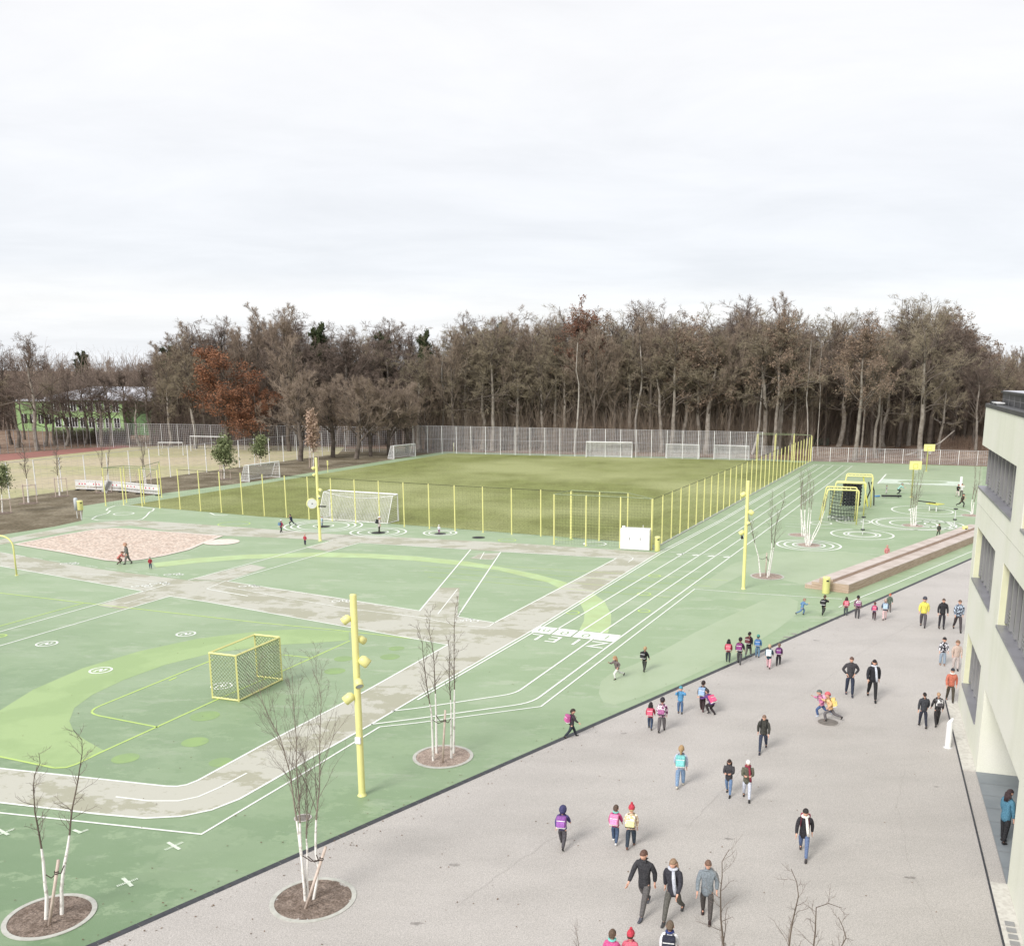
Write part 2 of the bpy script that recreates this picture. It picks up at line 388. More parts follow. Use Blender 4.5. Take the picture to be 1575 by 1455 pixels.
# ------------------------------------------------------------------ ground
far = 2500
g = MB(); g.quad((-far, -300, -0.03), (far, -300, -0.03), (far, far, -0.03), (-far, far, -0.03)); struct('ground', g, M['litter'])
Pg = lambda L: [G(x, y) for x, y in L]
KA, KB = G(140, 1455), G(1488, 862)
kd = (KB-KA).normalized()
K0, K1 = KA-kd*25, KB+kd*60
kn = Vector((kd.y, -kd.x, 0))       # towards the plaza
left = Pg([(684, 694.6), (603, 707), (400, 739.5), (250, 759), (164, 772.5), (128, 778), (126, 800.7), (84, 809.8), (0, 823)])
far_r = Pg([(1180, 706.5), (1249, 709.5), (1520, 717.5)])
d = (far_r[2]-far_r[1]).normalized()
g = MB()
g.poly([*left[::-1], *far_r, far_r[2]+d*70, (110, 60), (60, 20), K0+kn*1, K0-Vector((15, 0, 0)), left[-1]+Vector((-40, -28, 0))], 0.0)
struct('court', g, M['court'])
g = MB(); g.poly([K0, K1, K1+kn*60, (90, -30, 0), (-60, -30, 0)], 0.005); struct('plaza', g, M['asphalt'])
g = MB()
L_ = (K1-K0).length; n = int(L_/1.0)
for i in range(n):
    a = K0+kd*(i*L_/n+0.004); b = K0+kd*((i+1)*L_/n-0.004)
    for o_, w_ in ((0, .15),):
        g.add([a-kn*.11, b-kn*.11, b+kn*.11, a+kn*.11], [(3, 2, 1, 0)])
g.v = [(x, y, 0.011) for x, y, z in g.v]
struct('drain_channel', g, M['drain'])
# a slightly darker asphalt seam line along the channel
# pitch
g = MB(); g.poly(Pg([(200, 776.8), (690, 697.6), (1178, 708.6), (1240, 712), (1010, 839), (965, 833.3), (600, 805.5), (400, 794.5), (246, 781.2)]), 0.012)
struct('pitch_grass', g, M['grass'])
# left-hand ground: brown turf, pale field, red track
g = MB(); g.poly([G(0, 823)+Vector((-60, -30, 0)), *left[::-1], G(640, 690), G(520, 690), G(300, 690), G(0, 700), (-190, 150, 0)], -0.016); struct('brown_turf', g, M['soil'])
g = MB(); g.poly([(-100, 40, 0), *Pg([(15, 767), (200, 741), (380, 717), (520, 698.5), (530, 688), (330, 683.5), (202, 687.5), (154, 693), (0, 709.5)]), (-160, 125, 0)], -0.008); struct('sports_field', g, M['field'])
g = MB(); g.poly([(-160, 125, 0), *Pg([(0, 709.5), (154, 693), (202, 687.5), (192, 684.8), (0, 698.8)]), (-190, 140, 0)], -0.004); struct('running_track', g, M['track'])
# forest floor and bank beyond the right fence
g = MB()
b0, b1 = G(1252, 707), G(1520, 714.5); bd = (b1-b0).normalized(); bn = Vector((-bd.y, bd.x, 0))
for i in range(60):
    for j, (o1, h1, o2, h2) in enumerate(((0.6, 0, 7, .25), (7, .25, 11, 1.0), (11, 1.0, 30, .8))):
        rnd = lambda k, q: 0.16*math.sin(k*1.7+q*3.1)+0.12*math.sin(k*0.63+q)
        a = b0+bd*(i*1.6-4); b = b0+bd*((i+1)*1.6-4)
        hh = lambda k, h, q: Vector((0, 0, h+(rnd(k, q) if h > .3 else 0)))
        g.quad(a+bn*o1+hh(i, h1, o1), b+bn*o1+hh(i+1, h1, o1), b+bn*o2+hh(i+1, h2, o2), a+bn*o2+hh(i, h2, o2))
struct('forest_floor', g, M['litter'])

# ------------------------------------------------------------------ painted ground
def rounded(pts, r=1.0, n=5):
    """round the inner corners of a pixel polyline a little, in world space"""
    P = [G(*p) for p in pts]; out = [P[0]]
    for i in range(1, len(P)-1):
        a, b, c = P[i-1], P[i], P[i+1]
        ra = min(r, (a-b).length*.4); rc = min(r, (c-b).length*.4)
        p0 = b+(a-b).normalized()*ra; p1 = b+(c-b).normalized()*rc
        for k in range(n+1):
            t = k/n; out.append(p0*(1-t)**2+b*2*t*(1-t)+p1*t*t)
    out.append(P[-1]); return out
# grey paths
g = MB()
g.poly([*Pg([(0, 849), (76, 863), (165, 877), (289.5, 892.5), (349, 894), (500, 916), (645.4, 939.5), (674, 904), (707, 904), (703.5, 948.6), (760, 957.8), (852, 909), (905, 881), (948, 858.7), (778, 849), (723, 845.4), (552.7, 834.9), (500, 831)]),
        *Pg([(400, 826), (300, 822.5), (200, 808), (110, 817), (20, 834), (0, 838)][::1]), *Pg([(0, 830), (140, 804), (200, 799.5), (300, 806), (400, 813), (520, 822), (640, 827.5), (800, 836), (1013, 850)]),
        *Pg([(830, 963.6), (601, 1096), (490, 1159), (419, 1200), (368, 1229), (325, 1245.7), (279, 1255.4), (223.5, 1258.4), (152, 1252), (0, 1234.3), (-200, 1216), (-200, 1164), (0, 1181.7), (254, 1208.9), (271.7, 1209.4), (287, 1206.9), (304.8, 1200), (400, 1148), (557, 1065.8), (688.7, 991.7), (320, 926), (261.6, 917), (190, 938), (150, 931), (221, 909.5), (0, 870.7)])], 0.006)
struct('painted_path', g, M['path'])
g = MB(); g.poly(Pg([(289.5, 891.5), (386, 868), (410, 873), (349, 893.5)]), 0.0062); g.poly(Pg([(738, 852), (770, 850), (758, 861), (722, 859)]), 0.0062)
g.poly(Pg([(470, 842), (512, 831.5), (552, 835.5), (505, 848)]), 0.0063)
struct('painted_path', g, M['path'])
# lime bands
g = MB()
g.poly(Pg([(-200, 1190), (-200, 1185), (-120, 1140), (0, 1092.4), (50.8, 1060.6), (127, 1027.6), (215.9, 1001), (304.8, 981.9), (400, 970.5), (459.7, 967.5), (536.5, 971), (536.5, 984.7), (479, 989), (431.7, 991.5), (330, 1003.5), (254, 1022.5), (190.5, 1045.4), (142.2, 1068.3), (114.3, 1088.6), (106.7, 1108.9), (114.3, 1126.7), (132, 1138.6), (160, 1154), (116.8, 1175.4), (101.6, 1180.4), (83.8, 1181), (0, 1163.7)]), 0.004)
struct('lime_band', g, M['lime'])
g = MB()
up = [(380, 853), (494, 849.5), (570, 851.5), (640, 855.6), (719.4, 863.5), (782.9, 874.6), (825, 883), (862, 893), (909.8, 911), (930, 925), (940, 945), (940, 958), (935, 974)]
lo = [(890.8, 969), (898, 955), (899, 942), (893, 929), (876, 913), (843, 896), (767, 877), (703, 869), (640, 862.5), (560, 858), (480, 856.5), (380, 859.5)]
g.poly(Pg(up+lo), 0.0045)
g.poly(Pg([(235, 866), (300, 858.5), (380, 853), (380, 859.5), (300, 866), (240, 873)]), 0.0045)
struct('lime_band', g, M['limepale'])
g = MB(); g.poly(Pg([(1125, 1010), (1160, 990), (1195, 968), (1225, 945), (1228, 925), (1205, 915), (1170, 925), (1120, 948), (1070, 972), (1020, 1000), (975, 1022), (940, 1035), (924, 1048), (921, 1066), (928, 1080), (945, 1084), (985, 1072), (1050, 1045)]), 0.0035)
struct('pale_patch', g, M['court_pale'])
g = MB(); g.poly(Pg([(1150, 880), (1100, 905), (1069, 905), (1125, 868), (1180, 850), (1300, 848), (1380, 862), (1300, 893), (1240, 900)]), 0.0036)
struct('pale_patch', g, M['court_pale'])
g = MB(); g.poly(Pg([(1300, 718), (1330, 713.5), (1430, 716), (1512, 718), (1510, 760), (1400, 756), (1290, 745)]), 0.0036)
struct('pale_patch', g, M['court_pale'])
# lime spots
g = MB()
def disc(mb, c, r, z, n=28, r0=0.0):
    if r0 <= 0:
        mb.add([(c.x+r*math.cos(2*PI*i/n), c.y+r*math.sin(2*PI*i/n), z) for i in range(n)], [tuple(range(n))])
    else:
        mb.strip([(c.x+(r+r0)/2*math.cos(2*PI*i/n), c.y+(r+r0)/2*math.sin(2*PI*i/n)) for i in range(n)], r-r0, z, closed=True)
for x, y, rp in ((193, 1166, 20), (300, 1141, 20), (315, 1101, 22), (340, 1172, 18), (515, 1032, 16), (600, 1010, 15), (528, 1013, 14), (610, 997, 12), (0, 978, 10)):
    c = G(x, y); disc(g, c, W(rp, c), 0.0046)
struct('lime_spots', g, mat('lime_faded', (0.27, 0.395, 0.155), .55, (0.24, 0.345, 0.16), .8, 9, (.42, .58), nr=.65))
g = MB()
for x, y, rp in ((881, 942, 11), (990.8, 913.7, 11), (990.8, 939.7, 10), (1006.7, 885.7, 10), (0, 978, 10), (868, 829, 14), (780, 831, 14), (360, 806, 24)):
    c = G(x, y); r_ = W(rp, c); disc(g, c, r_, 0.0085, 30, r_-.09)
for L_ in ([(-150, 893), (0, 912), (129.5, 927.3), (400, 957.8), (515.5, 968.8), (650, 984)], [(0, 962.9), (129.5, 927.3)], [(-100, 1144), (0, 1163.7), (83.8, 1181)],
           [(83.8, 1181), (101.6, 1180.4), (116.8, 1175.4), (152, 1158.4), (336.5, 1074.6), (437, 1031), (538, 985.6)]):
    g.strip([G(*p) for p in L_], 0.09, 0.0087)
g.strip(rounded([(330, 1013.7), (128, 1096), (243.8, 1118.5)], 0.9), 0.09, 0.0087)
g.strip(Pg([(434.5, 1007), (479, 1011.8)]), 0.09, 0.0087); g.strip(Pg([(260, 1046.7), (271.7, 1041.6)]), 0.09, 0.0087)
for k in range(4): g.strip(Pg([(640+k*6, 862+k*8.5), (1120-k*26, 893+k*9.0)]), 0.05, 0.0083)
struct('lime_lines', g, M['limeline'])
# white lines
g = MB()
LW = 0.09; Z = 0.0125
def wl(pts, w=LW, rnd=0):
    g.strip(rounded(pts, rnd) if rnd else [G(*p) for p in pts], w, Z)
wl([(1253, 714.6), (1109.8, 799.2), (1013, 850.0), (830.5, 962.7), (640, 1073), (571, 1114), (490, 1159), (419, 1200), (368, 1229), (325, 1245.7), (279, 1255.4), (223.5, 1258.4), (152, 1252), (0, 1234.3), (-150, 1219)])
wl([(1257, 714.8), (1112.5, 800.2), (1016, 851.7), (833, 965.2), (642, 1076.5)])
wl([(1267.5, 715.2), (1132, 803), (859, 966.7)])
wl([(1282, 715.7), (1140, 812.7), (890.8, 973)])
wl([(1296.5, 716.2), (1140, 828.6), (922.5, 975), (792.4, 1066.7), (640, 1089.5), (602, 1093.7)], LW, .6)
wl([(1311, 716.7), (1140, 844.4), (957.5, 977.8), (817.8, 1081), (640, 1105.4), (571, 1114)], LW, .8)
wl([(1251, 714.4), (1312, 716.8)], 0.22)
wl([(1295, 921.5), (1140, 911.7), (1068.6, 906), (832, 1086.7), (640, 1112), (584, 1118), (451, 1199), (360, 1253), (309.8, 1283), (0, 1250), (-150, 1234)], 0.075)
wl([(1290, 934), (1325.7, 918), (1380, 896.4), (1488, 851), (1560, 822)], 0.075)
wl([(-150, 1168.6), (0, 1181.7), (254, 1208.9), (271.7, 1209.4), (287, 1206.9), (304.8, 1200), (400, 1148), (557, 1065.8), (688.7, 991.7), (320, 926), (261.6, 917), (0, 993.3), (-150, 1037)])
wl([(-150, 844), (0, 870.7), (221, 909.5), (0, 971.7), (-150, 1013)]); wl([(221, 909.5), (261.6, 897.6)])
wl([(379.7, 1189), (337.8, 1211), (304.8, 1225.4), (274.3, 1231.7), (228.6, 1231.7), (177.8, 1225.4)], 0.07)
wl([(349, 894), (552.7, 834.9), (724, 845.4), (645.4, 939.5), (349, 894)]); wl([(289.5, 892.5), (400, 862.5), (512, 831)])
wl([(760.6, 957.8), (948, 858.7), (778, 849), (770, 849.4), (703.5, 948.6), (760.6, 957.8)])
wl([(957.5, 855.6), (968, 855.8), (974, 858), (972, 861), (966, 865)], 0.06)
wl([(317.5, 905.7), (348, 893)], 0.06); wl([(317.5, 905.7), (381, 916.4)], 0.06); wl([(325, 891.7), (386, 874)], 0.05)
wl([(190.5, 928.6), (237.5, 914.6)], 0.05); wl([(111.7, 881.6), (157, 884), (261.6, 897.6)], 0.05); wl([(188, 893.8), (240, 901)], 0.05)
wl([(339.6, 901), (440, 919.5), (536.5, 936), (646.8, 949.3), (702.7, 961), (745, 964.8), (753, 963), (760, 957.8)], 0.06)
wl([(320, 906.5), (381.5, 917)], 0.06); wl([(703.5, 906.3), (673.3, 944.4)], 0.06); wl([(744.8, 849.2), (738.4, 860.3)], 0.06)
wl([(1029, 848.9), (1122, 854.7)], 0.07); wl([(1013, 856), (1060, 857.5)], 0.05)
for i in range(4):
    c = G(1041+i*24, 853+i*1.4); g.strip([c, c+Vector((.5, .25, 0))], .3, Z)
for L_ in ([(0, 849.6), (76, 862), (162, 874), (289.5, 890.5)],):      # dashed edge
    P_ = [G(*p) for p in L_]
    for a, b in zip(P_, P_[1:]):
        n = int((b-a).length/1.6)
        for i in range(n): g.strip([a+(b-a)*(i/n), a+(b-a)*((i+.6)/n)], .06, Z)
wl([(141, 798.4), (148.8, 793.8), (165, 789.8), (170, 785.7), (163.5, 785), (166, 782), (177, 777.9), (191.5, 777.2), (211.8, 779), (237, 782.6), (235, 785.7), (230, 787.7), (225, 793.8), (219, 798.4), (211.8, 800.4), (181.3, 800.8), (151, 800.5), (141, 798.4)], 0.13)
wl([(323, 789), (330, 792), (343, 793), (350, 792)], 0.15)
def ring(x, y, rp, w=0.09, z=None): c = G(x, y); r_ = W(rp, c); disc(g, c, r_+w/2, z or Z, 44, r_-w/2)
for x, y, rs in ((497.6, 808.8, (58, 48, 38, 15)), (582, 818.4, (42, 31, 15)), (677, 819.7, (25, 17)), (915, 836.6, (17,)), (190.4, 790.3, (14,)),
                 (1326, 822, (46.5, 27, 21)), (1405, 805.5, (62, 55, 35)), (1432, 786, (58, 32)), (1445, 806.6, (35, 22)), (1290, 795.6, (16, 9)), (1312.5, 801.8, (25, 13)), (1262.6, 804.7, (16,)), (1244, 838.5, (48, 37, 24))):
    for r_ in rs: ring(x, y, r_, 0.13 if r_ < 20 else 0.16)
for x, y, rp in ((72, 990, 14.5), (155, 1031, 15.5), (286, 975, 13.5), (341, 1055, 15)):
    ring(x, y, rp, 0.09); c = G(x, y); r_ = W(rp, c)
    g.strip([c+Vector((-r_*.5, -r_*.1, 0)), c+Vector((-r_*.1, r_*.35, 0)), c+Vector((r_*.1, -r_*.3, 0)), c+Vector((r_*.5, r_*.1, 0))], r_*.22, Z)
    disc(g, c+Vector((r_*.35, r_*.38, 0)), r_*.16, Z); disc(g, c+Vector((-r_*.4, -r_*.42, 0)), r_*.16, Z)
# bicycle pictograms
for x, y in ((218, 902), (246, 898), (383, 902), (527, 925), (718, 955), (107, 867), (267, 884)):
    c = G(x, y); s_ = 0.55
    for sx in (-1, 1): disc(g, c+Vector((sx*s_*.75, 0, 0)), s_*.46, Z, 16, s_*.33)
    g.strip([c+Vector((-s_*.7, 0, 0)), c+Vector((-s_*.2, s_*.7, 0)), c+Vector((s_*.4, s_*.6, 0)), c+Vector((0, 0, 0)), c+Vector((-s_*.2, s_*.7, 0))], .07, Z)
    g.strip([c+Vector((s_*.75, 0, 0)), c+Vector((s_*.35, s_*.9, 0)), c+Vector((s_*.1, s_*.95, 0))], .07, Z)
# court key on the right
wl([(1363, 729.4), (1349.8, 744)], 0.18); wl([(1479, 733), (1477.8, 748)], 0.3); wl([(1363, 729.4), (1479, 733)], 0.07); wl([(1350, 756), (1478, 760)], 0.06); wl([(1349.8, 744), (1477.8, 748)], .1)
g.poly(Pg([(1357, 736.5), (1478.5, 741), (1478, 747.5), (1351.5, 743)]), Z+.0005) if False else None
wl([(1208, 809.5), (1343, 815.8), (1495, 814)], 0.1); wl([(1206, 805.5), (1260, 808)], .06)
wl([(1155, 787), (1205, 790)], .08)
struct('court_lines', g, M['line'])
g = MB(); g.poly(Pg([(1357, 736.5), (1478.5, 741), (1478, 747.5), (1351.5, 743)]), .0105); struct('court_key', g, mat('key_paint', (.60, .66, .58), .6, (.5, .6, .48), 1.5, 8, (.45, .6)))
g = MB(); c = G(1419, 741.5); g.poly([(c.x+3.2*math.cos(t/20*2*PI), c.y+1.6*math.sin(t/20*2*PI)) for t in range(20)], 0.016); struct('court_spot', g, M['court_pale'])
g = MB()
for a, b, c_, d_ in (((254, 1307.3), (282, 1295), (258, 1295.5), (276.5, 1306.5)), ((180, 1363), (213, 1351), (189, 1350.5), (203, 1363)), ((-8, 1286), (23, 1274.5), (-4, 1275), (13, 1284)), ((120, 1281.5), (136, 1275.7), (113, 1276.5), (125, 1281))):
    A_, B_ = G(*a), G(*b); k_ = 12
    for i in range(k_): g.strip([A_+(B_-A_)*(i/k_), A_+(B_-A_)*((i+.62)/k_)], 0.10, Z+.001)
    g.strip([G(*c_), G(*d_)], 0.10, Z+.0025)
struct('cross_marks', g, M['lineworn'])
# finish bar with numerals and lettering
q = [G(829.5, 963.2), G(955.5, 977.4), G(943.3, 987.6), G(816.8, 972.3)]
g = MB(); cuts = (0, .235, .255, .485, .505, .752, .762, 1)
for k in range(0, 8, 2):
    a, b = cuts[k], cuts[k+1]
    g.quad(*[Vector((p.x, p.y, Z+.003)) for p in (q[0]+(q[1]-q[0])*a, q[3]+(q[2]-q[3])*a, q[3]+(q[2]-q[3])*b, q[0]+(q[1]-q[0])*b)])
struct('finish_bar', g, M['line'])
def letter(name, ch, px, size, m, z):
    cu = bpy.data.curves.new('t', 'FONT'); cu.body = ch; cu.size = size; cu.align_x = 'CENTER'; cu.align_y = 'CENTER'; cu.resolution_u = 3
    to = bpy.data.objects.new('t', cu); COL.objects.link(to)
    bpy.context.view_layer.update()
    me = bpy.data.meshes.new_from_object(to.evaluated_get(bpy.context.evaluated_depsgraph_get()))
    bpy.data.objects.remove(to)
    o = link(name, me, m); c = G(*px)
    ux = (q[3]-q[2]).normalized()
    up_ = (G(640, 1074)-G(830, 963)).normalized()
    nz = ux.cross(up_)
    if nz.z < 0: pass
    Mx = Matrix(((ux.x, up_.x, 0, c.x), (ux.y, up_.y, 0, c.y), (0, 0, 1, z), (0, 0, 0, 1)))
    me.transform(Mx)
    if nz.z < 0: me.flip_normals()
    o['kind'] = 'structure'; return o
for ch, px in (('Z', (920, 991.3)), ('I', (886.8, 987.1)), ('E', (852.7, 983)), ('L', (824.5, 979.4))): letter('finish_lettering', ch, px, 1.55, M['line'], Z+.001)
for ch, px in (('1', (933.8, 980.6)), ('0', (901.7, 977.6)), ('0', (869, 973.6)), ('m', (836, 969.9))): letter('finish_numeral', ch, px, 1.0, M['court'], Z+.0065)
# sand pit
pit = Pg([(24.7, 837.4), (88, 825), (151, 814), (175, 812.8), (198, 814), (270, 819.5), (340, 825), (318, 833), (288, 846), (250, 855), (215, 861), (185, 863.5), (165, 862), (100, 850)])
g = MB(); g.poly(pit, 0.02); struct('sand_pit', g, M['sand'])
g = MB(); g.strip(pit, 0.28, 0.034, closed=True); c = G(341, 834); disc(g, c, 1.35, 0.03)
struct('sand_pit_kerb', g, M['sandedge'])
g = MB()
for x, y, rp in ((736, 826.8, 10), (497.6, 810, 10), (582, 819.5, 11), (677, 821, 9)): c = G(x, y); disc(g, c, W(rp, c), 0.016)
struct('trampoline_mat', g, M['black'])
g = MB(); rg_ = random.Random(8)
for x, y, sz in ((1213, 980, .35), (1222, 975, .2), (1240, 971, .3), (1247, 966, .2), (1205, 984, .15), (1283, 952, .25), (1255, 985, .2), (960, 1128, .12), (1440, 1210, .1), (700, 1330, .15), (1120, 1290, .12), (640, 1420, .2), (1400, 1350, .15)):
    c = G(x, y); g.add([(c.x+sz*rg_.uniform(.5, 1.4)*math.cos(a_/11*2*PI), c.y+sz*.5*rg_.uniform(.4, 1.4)*math.sin(a_/11*2*PI), .0095) for a_ in range(11)], [tuple(range(11))])
struct('asphalt_stain', g, mat('asphalt_stain', (.24, .225, .21), .7, (.33, .31, .29), 6, 8, (.4, .6)))
g = MB()
for pts_ in ([(700, 1395), (760, 1350), (850, 1290), (940, 1235)], [(1060, 1270), (1130, 1195), (1190, 1130)], [(1455, 1455), (1400, 1330), (1380, 1240), (1392, 1180)], [(1130, 1120), (1250, 1060), (1330, 1000), (1420, 950)]):
    P2 = [G(*p) for p in pts_]; out = []
    for a, b in zip(P2, P2[1:]):
        for i in range(10): out.append(a+(b-a)*(i/10)+Vector((rg_.uniform(-.05, .05), rg_.uniform(-.05, .05), 0)))
    g.strip(out, .007, .0100)
struct('asphalt_crack', g, mat('asphalt_crack', (.33, .31, .29), .9))
g = MB()
for i in range(420):
    x, y = rg_.uniform(0, 1470), rg_.uniform(880, 1455)
    if rg_.random() < .5: x, y = rg_.uniform(-40, 60)+(y-1455)*-2.27+140, y
    if x > 1440 or x < 0: continue
    c = G(x, y); a_ = rg_.uniform(0, 6.3); s_ = rg_.uniform(.018, .04); d1 = Vector((math.cos(a_)*s_, math.sin(a_)*s_, rg_.uniform(0, .012))); d2 = Vector((-math.sin(a_)*s_*.6, math.cos(a_)*s_*.6, 0)); c.z = .022
    g.quad(c-d1, c-d2, c+d1, c+d2)
o = struct('fallen_leaves', g, mat('dry_leaf', (.20, .13, .08), .9, (.12, .08, .05), 9), 'stuff'); o['label'] = 'scattered dry leaves along the drain line and on the court'; o['category'] = 'leaves'
# manholes
def manhole(x, y, r, lab, m):
    c = G(x, y); t = thing('manhole_cover', lab, 'manhole', (c.x, c.y, 0.008))
    b = MB(); b.lathe([(r+.05, 0), (r+.05, .012), (r+.005, .012), (r+.005, .006)], n=32); obj('rim', b, M['concrete'] if m == 'drain' else M['asphalt'], t)
    b = MB(); disc(b, Vector((0, 0, 0)), r, .010)
    for k in range(-3, 4): b.box((k*r*.24, 0, .013), (r*.08, 1.7*math.sqrt(max(0, r*r-(k*r*.24)**2)), .006))
    obj('lid', b, m if not isinstance(m, str) else M[m], t)
M['iron'] = mat('cast_iron', (0.17, 0.155, 0.14), 0.6, (0.22, 0.2, 0.18), 4)
manhole(1273.5, 1111, 0.40, 'round dark manhole cover in the grey plaza under the running children', 'iron')
manhole(466, 1258, 0.22, 'small round drain cover in the green court behind the birch stems', 'iron')
# ------------------------------------------------------------------ fences of yellow posts
def net_strands(mb, a, b, z0, z1, dz, dx, r):
    a = Vector(a); b = Vector(b); Ln = (b-a).length; d = (b-a)/Ln
    nx = Vector((-d.y, d.x, 0))*r
    k = int((z1-z0)/dz)
    for i in range(k+1):
        z = Vector((0, 0, z0+i*(z1-z0)/k)); rr = Vector((0, 0, r))
        mb.quad(a+z-rr, b+z-rr, b+z+rr, a+z+rr)
    k = max(1, int(Ln/dx))
    for i in range(k+1):
        p = a+d*(Ln*i/k); rr = d*r
        mb.quad(p-rr+Vector((0, 0, z0)), p+rr+Vector((0, 0, z0)), p+rr+Vector((0, 0, z1)), p-rr+Vector((0, 0, z1)))
def post_fence(name, label, posts, h, r, mt, wire_mt, dz, dx, wr, z1=None, rail=True, sq=False, mid=None):
    t = thing(name, label, 'fence', posts[0])
    o0 = posts[0]
    base = None
    for p in posts:
        if base is None:
            b = MB()
            b.tube([(0, 0, 0), (0, 0, h)], r, 8)
            b.lathe([(r*1.7, 0), (r*1.7, .02), (r, .03)], n=10)
            base = b.mesh('post')
            base.materials.append(mt)
        o = bpy.data.objects.new('post', base); COL.objects.link(o); o.parent = t; o.location = p-o0
    b = MB()
    for a, c in zip(posts, posts[1:]): net_strands(b, a-o0, c-o0, 0.05, (z1 or h)-.05, dz, dx, wr)
    obj('mesh_panel', b, wire_mt, t)
    if rail:
        b = MB()
        b.tube([p-o0+Vector((0, 0, h-.03)) for p in posts], .018, 4)
        if mid: b.tube([p-o0+Vector((0, 0, mid)) for p in posts], .018, 4)
        obj('top_cable', b, wire_mt, t)
    return t
def spaced(a, b, n): return [a+(b-a)*(i/n) for i in range(n+1)]
M['netdk'] = mat('ball_net_cord', (0.055, 0.06, 0.04), 0.9)
FL, FM, FR = G(246.6, 781), G(700, 816), G(877.6, 827.8)
n1 = round((FM-FL).length/2.5); n2 = round((FR-FM).length/2.5)
front = spaced(FL, FM, n1)[1:]+spaced(FM, FR, n2)[1:]+[G(921.5, 830.6), G(964.7, 833)]
post_fence('ball_fence', 'long row of thin yellow fence posts along the near side of the grass pitch', front, 3.9, .05, M['yellow'], M['netdk'], .35, .35, .0022)
C0, C1 = G(1002.5, 845), G(1247, 710)
nr = round((C1-C0).length/2.70)
post_fence('ball_fence', 'row of yellow fence posts along the right side of the pitch beside the lanes', spaced(C0, C1, nr), 3.95, .05, M['yellow'], M['netdk'], .3, .4, .0035)
# kerb along the right fence
kk = thing('pitch_kerb', 'pale concrete edging under the yellow posts along the right side of the pitch', 'kerb', C0)
b = MB(); dd = (C1-C0).normalized(); nn = Vector((dd.y, -dd.x, 0)); L_ = (C1-C0).length
for i in range(int(L_)): b.bbox(dd*(i+.5)+nn*.1+Vector((0, 0, .03)), (.985, .10, .09), .012, math.atan2(dd.y, dd.x))
obj('kerb_stone', b, M['concrete'], kk)
def cage(label, fr, bk, h):
    t = thing('ball_stop_cage', label, 'ball stop', fr[0]); o0 = fr[0]
    for p in fr+bk:
        b = MB(); q = p-o0; b.tube([q, q+Vector((0, 0, h))], .055, 8); b.lathe([(.1, 0), (.1, .02), (.055, .03)], c=q, n=10); obj('post', b, M['yellow'], t)
    b = MB(); up = Vector((0, 0, h))
    b.tube([p-o0+up for p in fr], .035, 5); b.tube([p-o0+up for p in bk], .035, 5)
    b.tube([fr[0]-o0+up, bk[0]-o0+up], .03, 5); b.tube([fr[-1]-o0+up, bk[-1]-o0+up], .03, 5)
    obj('top_rail', b, M['chain'], t)
    b = MB()
    for a, c in zip(fr, fr[1:]): net_strands(b, a-o0, c-o0, .05, h, .22, .22, .0032)
    obj('net', b, M['netdk'], t); b = MB()
    for a, c in zip(bk, bk[1:]): net_strands(b, a-o0, c-o0, .05, h, .22, .22, .0032)
    obj('net', b, M['netdk'], t)
cage('tall yellow post frame with dark top rails behind the white cabinet', [G(852.2, 837), G(901, 839.4), G(953.5, 842.4), G(1001.5, 846)], [G(878.6, 828.6), G(921.5, 831.4), G(964.7, 833.8)], 4.0)
cage('tall yellow post frame with dark top rails in front of the white barriers', [G(163, 778), G(190.5, 777), G(219, 779), G(246, 781.6)], [G(195, 773), G(222.5, 775), G(249, 765)], 3.75)
cage('tall yellow posts with a slanting brace at the far right corner of the pitch', [G(1163, 708.5), G(1190.5, 709.5), G(1219, 710), G(1246, 710.5)], [G(1165, 706.3), G(1192, 707), G(1220, 707.5)], 4.1)

# ------------------------------------------------------------------ white fences
A_, B_ = G(636, 696.0), G(1171, 708.5)
n = round((B_-A_).length/2.5)
post_fence('mesh_fence', 'tall white mesh fence across the far end of the grass pitch', spaced(A_, B_, n), 4.45, .055, M['white'], M['wire'], .2, .25, .0165, mid=2.3)
b_ = G(1196, 709.3)
post_fence('mesh_fence', 'short white mesh fence panel right of the tall far fence', [B_, B_+(b_-B_)*.98], 2.3, .05, M['white'], M['wire'], .2, .25, .016)
A2, B2 = G(1249, 709.2), G(1520, 716.2)
n = round((B2-A2).length/2.5)
post_fence('mesh_fence', 'low white mesh fence at the far court edge before the leafy bank', spaced(A2, B2+(B2-A2)*.25, int(n*1.25)), 2.2, .045, M['white'], M['wire'], .2, .3, .014)
A3, B3 = G(15, 767), G(520, 698.5)
d3 = (B3-A3).normalized()
post_fence('mesh_fence', 'white post fence with fine mesh along the near side of the dry sports field', [A3+d3*(i*3.28) for i in range(-3, 19)], 3.75, .055, M['white'], M['wire'], .5, .8, .006)
A4, B4 = G(150, 688), G(636, 696)
n = round((B4-A4).length/2.9)
post_fence('mesh_fence', 'grey mesh fence behind the dry sports field below the brown trees on the left', spaced(A4, B4, n), 4.1, .05, M['postwhite'], M['wire'], .35, .3, .013)
A5, B5 = G(-60, 703), G(140, 687)
post_fence('mesh_fence', 'dark low fence behind the red running track in front of the green school', spaced(A5, B5, 18), 3.6, .05, M['frame'], M['frame'], .6, .5, .010)
# green wire fence inside the wood on the right
A6, B6 = G(1258, 701), G(1330, 702)
post_fence('wire_fence', 'green wire fence at the foot of the trees right of the yellow posts', [p+Vector((-4, 9, .8)) for p in spaced(A6, B6, 5)], 1.5, .04, mat('green_wire', (.10, .15, .12), .6), mat('green_wire2', (.10, .15, .12), .6), .12, .25, .012)

